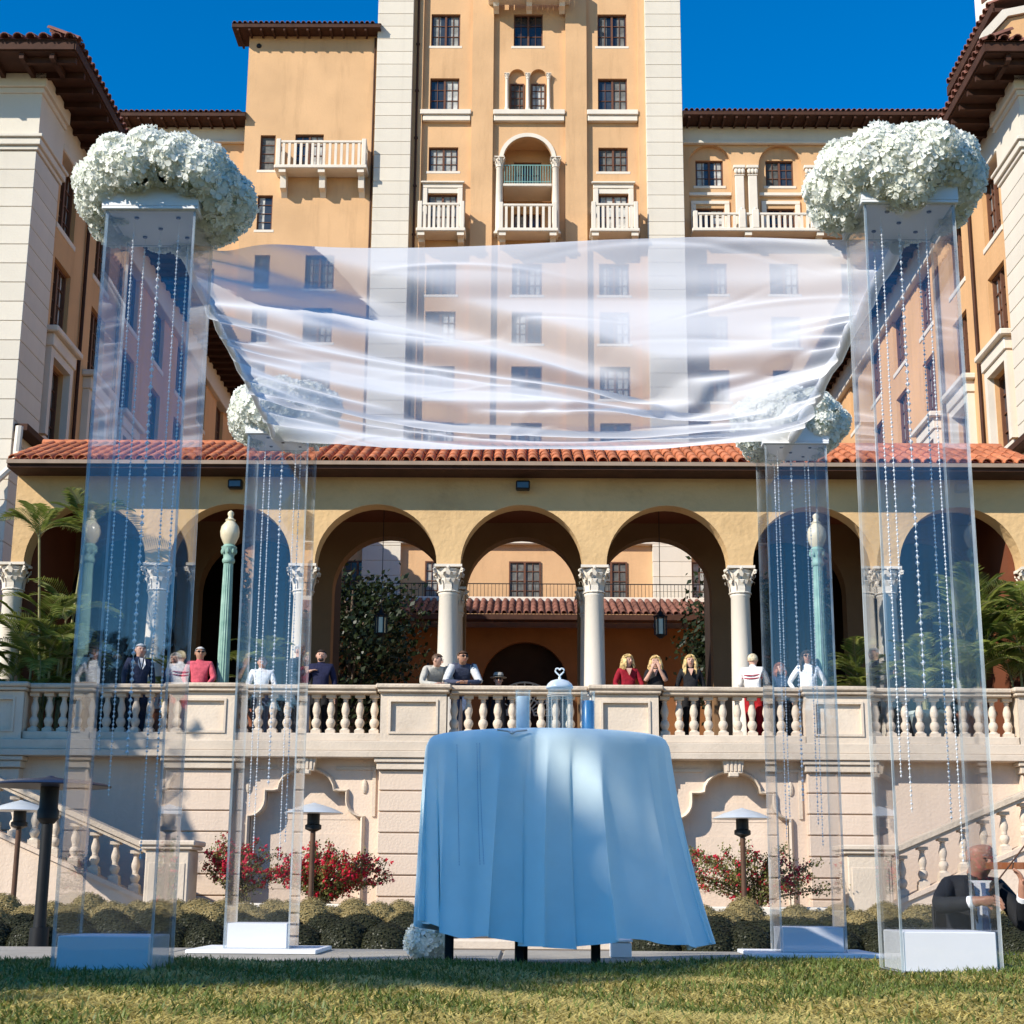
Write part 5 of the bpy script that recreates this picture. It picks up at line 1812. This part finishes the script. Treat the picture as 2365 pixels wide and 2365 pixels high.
def head_bits(p, hc, yaw, tilt, skin, hair, style, glasses=None, s=1.0, hat=None, beard=False):
    """face, ears, hair, glasses on a head centred at hc, turned by yaw"""
    h = put('head_detail', None, p, hc, rot=(tilt, 0, yaw)) if False else None
    rot = Euler((tilt, 0, yaw)).to_matrix()
    c0 = Vector(hc)
    def T(v):
        return tuple(c0 + rot @ (Vector(v) * s))
    def add(name, mb, mat, smooth=True):
        mb.v = [T(v) for v in mb.v]
        return mb.obj(name, mat, p, smooth=smooth, ang=60)
    f = MB().ball((0, -.088, -.005), (.014, .022, .026), 8, 6).ball((0, -.098, -.016), (.015, .014, .011), 8, 6)
    add('nose', f, skin)
    add('ear', MB().ball((-.082, .005, .0), (.012, .020, .032), 8, 6), skin)
    add('ear', MB().ball((.082, .005, .0), (.012, .020, .032), 8, 6), skin)
    dk = flat('eye_dark', (.03, .02, .015), .4)
    add('eye', MB().ball((-.032, -.083, .020), (.012, .007, .006), 8, 5), dk)
    add('eye', MB().ball((.032, -.083, .020), (.012, .007, .006), 8, 5), dk)
    hm = flat('hair_' + hair[0], hair[1], .6, .3)
    add('eyebrow', MB().tube([(-.050, -.080, .038), (-.032, -.090, .043), (-.014, -.090, .039)], .0035, 5), hm)
    add('eyebrow', MB().tube([(.050, -.080, .038), (.032, -.090, .043), (.014, -.090, .039)], .0035, 5), hm)
    add('mouth', MB().ball((0, -.080, -.050), (.023, .008, .006), 8, 5), flat('lips', (.40, .13, .11), .5))
    if glasses:
        g = MB().ball((-.032, -.093, .018), (.026, .008, .019), 10, 6).ball((.032, -.093, .018), (.026, .008, .019), 10, 6)
        g.tube([(-.056, -.085, .022), (-.086, .0, .016)], .003, 4).tube([(.056, -.085, .022), (.086, .0, .016)], .003, 4).tube([(-.012, -.098, .022), (.012, -.098, .022)], .003, 4)
        add('sunglasses', g, flat('sunglass_lens', (.015, .012, .012), .15))
    if beard:
        add('beard', MB().ball((0, -.060, -.068), (.048, .032, .032), 10, 6), hm)
    if style == 'bald':
        return
    rr_ = random.Random(len(hair[0]) * 7 + int(hc[0] * 10))
    cap = MB()
    seg, rings = 18, 12
    vs, fs = [], []
    for j in range(rings + 1):
        ph = PI * j / rings
        for i in range(seg):
            th = 2 * PI * i / seg
            d = Vector((math.sin(ph) * math.cos(th), math.sin(ph) * math.sin(th), math.cos(ph)))
            k = 1 + .04 * rr_.random()
            vs.append((d.x * .0865 * k, d.y * .098 * k + .008, d.z * .086 * k + .026))
    low_ = {'short': -.02, 'bun': -.03, 'long': -.07, 'bob': -.07}[style]
    for j in range(rings):
        for i in range(seg):
            k = (i + 1) % seg
            q = (j * seg + i, j * seg + k, (j + 1) * seg + k, (j + 1) * seg + i)
            m = sum((Vector(vs[a]) for a in q), Vector()) / 4
            if m.z < low_ or (m.y < -.035 and m.z < (.070 if style == 'short' else .086)) or (m.y < .0 and m.z < .03 and style == 'short'):
                continue
            fs.append(q)
    cap.add(vs, fs)
    add('hair', cap, hm)
    if style in ('long', 'bob'):
        lk = MB()
        L_ = .30 if style == 'long' else .17
        for i in range(64):
            th = -.66 + (PI + 1.32) * i / 63
            x, y = math.cos(th) * .088, math.sin(th) * .094 + .010
            z1 = -L_ * rr_.uniform(.7, 1.12)
            ph = rr_.uniform(0, 6.28)
            ff = rr_.uniform(.95, 1.12)
            wv = lambda q: .012 * math.sin(ph + q * 5)
            pts = [(x * .25, y * .35 - .01, .118), (x * .80, y * .82, .085), (x * 1.04 * ff, y * 1.06, .02), (x * 1.14 * ff + wv(1), y * 1.12 + wv(1.4), -.05),
                   (x * 1.30 * ff + wv(2), y * 1.18 - .01 + wv(2.4), z1 * .7), (x * 1.22 * ff + wv(3), y * 1.05 - .02 + wv(3.2), z1)]
            lk.tube(pts, [.006, .013, .016, .016, .014, .003], 5)
        for i in range(14):                              # fringe swept from the parting over the hairline
            q = -1 + 2 * i / 13
            lk.tube([(q * .02, -.02, .116), (q * .050, -.078 + .02 * abs(q), .088 - .012 * abs(q)), (q * .082, -.066 + .035 * abs(q), .045 + .02 * rr_.random()), (q * .098, -.02, -.01 - .04 * rr_.random())], [.008, .011, .011, .006], 5)
        add('hair_lock', lk, hm)
    if hat:
        add('hat', MB().lathe([(.165, .052), (.168, .058), (.10, .066), (.104, .07), (.10, .12), (.088, .155), (.05, .150)], 0, .01, 22), flat('felt_hat', hat, .9))
        add('hat_band', MB().lathe([(.1045, .072), (.1035, .092)], 0, .01, 22, capped=False), flat('hat_band', (.02, .02, .02)))

def person(label, x, y, rz, H, top, bottom, hair, style, pose='down', skin='fair', glasses=None, z0=2.85, hat=None, beard=False, female=False,
           head_yaw=0., head_tilt=0., sleeve=True, neck_open=False, stripe=None, raglan=None, lapel=None, group=None):
    s = H / 1.72
    sk = {'fair': (.56, .33, .24), 'tan': (.42, .23, .15)}[skin]
    p = thing('person', label, 'person', (x, y, z0), rz)
    bw = .88 if female else 1.0
    lean = pose == 'lean'
    N_, E_ = {}, []
    def n(k, v, r):
        N_[k] = ((v[0] * s, v[1] * s, v[2] * s), r * s)
    py = .30 if lean else 0
    n('pelvis', (0, py, .95), .135 if not female else .14)
    sp, ch, nb, nk, jw, cr, tp = ((0, .20, 1.10), (0, .06, 1.25), (0, -.05, 1.355), (0, -.080, 1.395), (0, -.130, 1.425), (0, -.135, 1.50), (0, -.13, 1.545)) if lean else \
        ((0, .01, 1.12), (0, .0, 1.31), (0, .0, 1.445), (0, -.006, 1.49), (0, -.030, 1.54), (0, -.012, 1.62), (0, -.005, 1.67))
    n('spine', sp, .135 * (.88 if female else 1))
    n('chest', ch, .168 * bw)
    n('nbase', nb, .075 * bw)
    n('neck', nk, .056 * bw)
    n('jaw', jw, .072)
    n('cran', cr, .098)
    n('crown', tp, .074)
    E_ += [('pelvis', 'spine', 'top'), ('spine', 'chest', 'top'), ('chest', 'nbase', 'top'), ('nbase', 'neck', 'skin'), ('neck', 'jaw', 'skin'), ('jaw', 'cran', 'skin'), ('cran', 'crown', 'skin')]
    for sg, nm in ((-1, 'R'), (1, 'L')):
        sz, sy_ = (1.33, -.01) if lean else (1.405, .005)
        n(nm + 'sh', (sg * .188 * bw, sy_, sz - .01), .072 * bw)
        if pose == 'down':
            el, wr_, pl = (sg * .255, .04, 1.13), (sg * .27, -.04, .89), (sg * .275, -.07, .81)
        elif pose == 'pockets':
            el, wr_, pl = (sg * .33, .06, 1.14), (sg * .235, -.05, .97), (sg * .19, -.09, .92)
        elif pose == 'rail':
            el, wr_, pl = (sg * .27, -.06, 1.14), (sg * .20, -.27, 1.015), (sg * .17, -.35, 1.0)
        elif lean:
            el, wr_, pl = (sg * .30, -.16, 1.045), (sg * .07, -.34, 1.02), (-sg * .0 + sg * .0 - sg * .03, -.36 - .03 * sg, 1.02)
        elif pose == 'camera':
            el, wr_, pl = (sg * .20, -.13, 1.20), (sg * .075, -.24, 1.42), (sg * .050, -.24, 1.50)
        elif pose == 'hold':
            el, wr_, pl = (sg * .25, -.02, 1.14), (sg * .10, -.24, 1.20), (sg * .05, -.30, 1.23)
        n(nm + 'el', el, .052 * bw)
        n(nm + 'wrist', wr_, .033 * bw)
        E_ += [('chest', nm + 'sh', 'top'), (nm + 'sh', nm + 'el', 'top'), (nm + 'el', nm + 'wrist', 'top' if sleeve else 'skin')]
        W = Vector(wr_) * s
        Pm = Vector(pl) * s
        hand_nodes(N_, E_, nm, W, Pm, (-sg, 0, 0) if pose in ('camera',) else (-sg * .3, 0, 1) if pose == 'down' else (-sg * .8, .6, 0), s=s)
        hy = .27 if lean else 0
        n(nm + 'hip', (sg * .095, py - .01, .88), .098)
        n(nm + 'kn', (sg * .10, hy - .02, .49), .062)
        n(nm + 'an', (sg * .10, hy + .02, .085), .042)
        n(nm + 'toe', (sg * .115, hy - .13, .035), .036)
        E_ += [('pelvis', nm + 'hip', 'bottom'), (nm + 'hip', nm + 'kn', 'bottom'), (nm + 'kn', nm + 'an', 'bottom'), (nm + 'an', nm + 'toe', 'shoe')]
    mats = [flat('cloth_' + top[0], top[1], .85, .10), flat('cloth_' + bottom[0], bottom[1], .85, .10), flat('skin_' + skin, sk, .5, .05), flat('shoe_leather', (.03, .02, .015), .5)]
    cats = {'top': 0, 'bottom': 1, 'skin': 2, 'shoe': 3}
    me = body(N_, E_, mats, cats, 'pelvis')
    put('body', me, p)
    c = lerp3(N_['cran'][0], N_['jaw'][0], .30)
    head_bits(p, c, head_yaw, head_tilt, mats[2], hair, style, glasses, s * 1.10, hat, beard)
    if neck_open:                                       # neckline showing skin
        MB().prism([(-.055 * s, 1.44 * s), (0, 1.30 * s), (.055 * s, 1.44 * s)], lambda u, z, d: (u, d - .10 * s - .05 * (1.44 * s - z) / .14, z), -.030, .02).obj('neckline', mats[2], p)
    if lapel:
        m = MB()
        for sg in (-1, 1):
            m.add([(sg * .06 * s, -.105 * s, 1.45 * s), (sg * .012 * s, -.165 * s, 1.24 * s), (sg * .07 * s, -.160 * s, 1.33 * s)], [(0, 1, 2)])
        m.add([(-.034 * s, -.10 * s, 1.455 * s), (.034 * s, -.10 * s, 1.455 * s), (0, -.158 * s, 1.27 * s)], [(0, 1, 2)])
        m.obj('shirt_front', flat('cloth_' + lapel[0], lapel[1]), p)
    if stripe:                                          # knitted bands around the back of the sweater
        m = MB()
        for zz in (1.30, 1.24):
            ring = []
            for i in range(41):
                a = 2 * PI * i / 40
                ring.append((.205 * s * math.cos(a), .150 * s * math.sin(a), zz * s + .012 * math.cos(2 * a)))
            m.tube(ring, .011 * s, 5)
        m.obj('sweater_stripe', flat('cloth_' + stripe[0], stripe[1]), p)
    if raglan:
        m = MB()
        for sg in (-1, 1):
            a, b = Vector(N_[('R' if sg < 0 else 'L') + 'sh'][0]), Vector(N_[('R' if sg < 0 else 'L') + 'el'][0])
            m.tube([a.lerp(b, -.05), a.lerp(b, .5), b], [.082 * s, .072 * s, .063 * s], 10)
        m.obj('sleeve', flat('cloth_' + raglan[0], raglan[1]), p, smooth=True)
    return p

G = {'grey': ('grey', (.40, .38, .36)), 'dark': ('dark', (.03, .02, .015)), 'blond': ('blond', (.55, .38, .16)), 'red': ('auburn', (.25, .09, .045)), 'brown': ('brown', (.09, .05, .03)), 'pale': ('paleblond', (.62, .52, .34))}
NAVY, BLACK, WHITE, CREAM = ('navy', (.015, .02, .05)), ('black', (.012, .012, .014)), ('white', (.78, .76, .73)), ('cream', (.62, .58, .48))
JEAN, GREY, CORAL, RED = ('denim', (.06, .09, .17)), ('greyknit', (.42, .40, .35)), ('coral', (.55, .09, .12)), ('crimson', (.24, .006, .016))
YR = 28.58
person('grey-haired man in a navy suit behind the shaded-base lawn column', -7.15, YR + .05, .5, 1.80, NAVY, NAVY, G['grey'], 'short', lapel=WHITE)
person('curly grey-haired woman in a dark blue top next to the coral polo man', -6.52, YR + .25, -.3, 1.66, ('deepblue', (.03, .06, .13)), BLACK, G['grey'], 'bob', female=True)
person('man in a coral polo shirt and sunglasses by the lamp post', -6.02, YR, .1, 1.74, CORAL, JEAN, G['grey'], 'short', 'rail', 'tan', True, head_yaw=.2)
person('person in a white hooded jacket bending over the balustrade', -4.87, YR, .2, 1.56, WHITE, JEAN, G['brown'], 'short', 'rail', head_tilt=.3)
person('grey-haired man in a dark suit seen in profile with a hand at his chin', -4.20, YR + .05, 1.1, 1.80, ('charcoal', (.03, .035, .045)), BLACK, G['grey'], 'short', 'hold', lapel=WHITE)
person('man in a navy sweater with short dark hair and beard', -3.78, YR, .05, 1.70, ('navyknit', (.012, .014, .045)), BLACK, G['dark'], 'short', beard=True)
person('man in a pale grey half-zip sweater leaning on the rail looking aside', -1.66, 28.48, .3, 1.72, GREY, JEAN, G['brown'], 'short', 'lean', head_yaw=.9, head_tilt=.25)
person('man in a navy and white raglan sweater and sunglasses leaning on the rail', -1.17, 28.48, .1, 1.78, ('indigo', (.05, .06, .10)), JEAN, G['brown'], 'short', 'lean', 'tan', True, head_yaw=.35, raglan=('sleevewhite', (.55, .56, .56)))
person('man in a grey felt hat and dark coat standing back in the loggia', -.55, 30.9, .1, 1.56, BLACK, BLACK, G['dark'], 'short', hat=(.42, .40, .35), glasses=True)
person('blond woman in a crimson jacket with hands on the rail', 1.87, YR, .15, 1.64, RED, BLACK, G['blond'], 'bob', 'rail', female=True, head_yaw=.4, neck_open=True)
person('blond woman in black raising both hands to her face', 2.38, YR, -.05, 1.62, BLACK, BLACK, G['blond'], 'bob', 'camera', female=True, sleeve=False, neck_open=True)
person('woman in a black v-neck top with long wavy blond hair', 3.02, YR, 0, 1.64, BLACK, BLACK, G['blond'], 'long', 'down', female=True, neck_open=True)
person('pale-haired person in a white sweater with red stripes, back turned', 4.17, YR, 2.75, 1.67, WHITE, ('redtrouser', (.35, .01, .015)), G['pale'], 'short', 'rail', stripe=('stripe', (.38, .03, .06)))
person('shorter auburn-haired guest in a dark patterned top beside the striped sweater', 4.68, YR + .15, .2, 1.52, ('inkblue', (.04, .06, .11)), BLACK, G['red'], 'bob', female=True)
person('woman in a white coat and sunglasses with long dark hair', 5.17, YR, -.05, 1.73, ('whitecoat', (.80, .79, .77)), BLACK, G['dark'], 'long', 'pockets', 'tan', True, female=True)
person('dark-haired guest seated low beside the big potted palms', 6.85, 29.0, .4, 1.50, BLACK, BLACK, G['dark'], 'bob', 'hold', female=True)

# ------------------------------------------------------------------ violinist seated on the plaza
VX, VY, VZ = 2.80, 10.0, -.62
ch = thing('chair', 'black folding chair carrying the violinist', 'chair', (VX, VY + .08, VZ))
MB().bbox(-.21, .21, -.20, .22, .40, .43, .012).obj('seat', 'iron', ch)
MB().bbox(-.20, .20, .225, .25, .62, .84, .012).obj('backrest', 'iron', ch)
for sx in (-1, 1):
    MB().tube([(sx * .20, .24, .86), (sx * .20, .22, .42), (sx * .21, .26, .0)], .011, 6).obj('leg', 'iron', ch)
    MB().tube([(sx * .20, -.18, .398), (sx * .21, -.22, .0)], .011, 6).obj('leg', 'iron', ch)
vi = thing('person', 'bald violinist in a black suit seated and playing before the stair', 'person', (VX, VY, VZ), 0)
N_, E_ = {}, []
def n(k, v, r):
    N_[k] = (v, r)
n('pelvis', (0, .08, .53), .15)
n('spine', (0, .09, .72), .125)
n('chest', (.01, .06, .91), .140)
n('nbase', (.015, .035, 1.04), .072)
n('neck', (.025, .015, 1.085), .060)
n('jaw', (.045, -.030, 1.125), .072)
n('cran', (.040, -.015, 1.205), .098)
n('crown', (.032, .0, 1.255), .075)
E_ += [('pelvis', 'spine', 'top'), ('spine', 'chest', 'top'), ('chest', 'nbase', 'top'), ('nbase', 'neck', 'skin'), ('neck', 'jaw', 'skin'), ('jaw', 'cran', 'skin'), ('cran', 'crown', 'skin')]
n('Rsh', (-.165, .05, .99), .066)
n('Rel', (-.275, -.10, .865), .054)
n('Rcuff', (-.13, -.27, .885), .045)
n('Rwrist', (-.085, -.305, .90), .031)
n('Lsh', (.18, .05, .99), .066)
n('Lel', (.275, -.13, .74), .058)
n('Lcuff', (.225, -.28, .90), .044)
n('Lwrist', (.215, -.315, .945), .031)
for q in 'RL':
    E_ += [('chest', q + 'sh', 'top'), (q + 'sh', q + 'el', 'top'), (q + 'el', q + 'cuff', 'top'), (q + 'cuff', q + 'wrist', 'skin')]
hand_nodes(N_, E_, 'R', N_['Rwrist'][0], (-.010, -.345, .905), (0, -.3, 1), curl=.9, down=(0, .4, -1))
hand_nodes(N_, E_, 'L', N_['Lwrist'][0], (.205, -.335, 1.015), (0, 1, 0), curl=1.2, down=(-.9, .3, .2))
for sg, q in ((-1, 'R'), (1, 'L')):
    n(q + 'hip', (sg * .10, .03, .50), .105)
    n(q + 'kn', (sg * .15, -.36, .49), .075)
    n(q + 'an', (sg * .15, -.36, .09), .048)
    n(q + 'toe', (sg * .16, -.52, .04), .04)
    E_ += [('pelvis', q + 'hip', 'bottom'), (q + 'hip', q + 'kn', 'bottom'), (q + 'kn', q + 'an', 'bottom'), (q + 'an', q + 'toe', 'shoe')]
vs_ = pm('violinist_skin', (.40, .20, .13), .45, .06, 14)
vm = [pm('black_suit', (.010, .011, .014), .8, .15, 12, .1, 150), flat('cloth_black', (.012, .012, .014)), vs_, flat('shoe_leather', (.03, .02, .015), .5)]
put('body', body(N_, E_, vm, {'top': 0, 'bottom': 1, 'skin': 2, 'shoe': 3}, 'pelvis'), vi)
head_bits(vi, (.043, -.018, 1.18), .35, .35, vs_, ('silver', (.35, .33, .30)), 'bald', None, 1.08)
MB().add([(-.065, -.085, 1.03), (.085, -.085, 1.03), (.055, -.125, .76), (.045, -.115, .58), (-.03, -.115, .58), (-.045, -.125, .76)], [(0, 1, 2, 5), (5, 2, 3, 4)]).obj('shirt_front', 'white', vi)
lap = MB()
lap.prism([(-.09, 1.04), (-.045, 1.01), (-.030, .76), (-.09, .86)], lambda u, z, d: (u, d, z), -.135, -.08)
lap.prism([(.10, 1.04), (.07, 1.01), (.05, .76), (.11, .86)], lambda u, z, d: (u, d, z), -.135, -.08)
lap.obj('lapel', vm[0], vi)
MB().prism([(.0, 1.015), (.03, 1.015), (.028, .96), (.045, .62), (.02, .57), (-.005, .62), (.006, .96)], lambda u, z, d: (u, d, z), -.142, -.128).obj('tie', flat('cloth_tie', (.10, .16, .30)), vi)
for q, sg in (('R', -1), ('L', 1)):
    a, b = Vector(N_[q + 'cuff'][0]), Vector(N_[q + 'wrist'][0])
    MB().tube([a.lerp(b, .25), a.lerp(b, .8)], [.044, .041], 10).obj('shirt_cuff', 'white', vi, smooth=True)
vn = thing('violin', 'brown violin tucked under the seated man\'s chin', 'violin', (VX + .06, VY - .12, VZ + 1.065))
ax = (Vector((VX + .42, VY - .44, VZ + 1.065)) - Vector((VX + .06, VY - .12, VZ + 1.065)))
az = math.atan2(ax.y, ax.x)
vwood = pm('varnished_maple', (.20, .065, .02), .3, .25, 9, spec=.6)
out = []
for i in range(40):
    a = 2 * PI * i / 40
    uu = math.cos(a)
    wd = .088 * (1 - .18 * uu) * (1 - .33 * math.exp(-((uu - .1) / .28) ** 2))
    out.append((.15 + .165 * uu, wd * math.sin(a)))
MB().prism(out, lambda u, v, d: (u, v, d), -.02, .02).obj('sound_box', vwood, vn, rz=az)
MB().box(.30, .46, -.012, .012, .016, .032).obj('fingerboard', 'iron', vn, rz=az)
sc2 = MB().tube([(.46, 0, .024), (.50, 0, .018), (.525, 0, .004), (.515, 0, -.012), (.50, 0, -.004)], [.010, .011, .012, .012, .010], 6)
for k in (-1, 1):
    sc2.tube([(.485, 0, .018), (.487, k * .032, .018)], .004, 5).tube([(.47, 0, .02), (.472, k * .032, .02)], .004, 5)
sc2.obj('scroll', 'iron', vn, rz=az)
MB().box(.17, .175, -.022, .022, .021, .048).obj('bridge', 'trim', vn, rz=az)
for o_ in (ch, vi):
    o_.scale = (.95, .95, .95)
bo = tag(MB().tube([(VX - .02, VY - .36, VZ + .91), (VX + .14, VY - .30, VZ + 1.075), (VX + .40, VY - .19, VZ + 1.35)], .005, 5).obj('violin_bow', 'bronze'), 'thin violin bow held in the seated man\'s hand', 'bow')
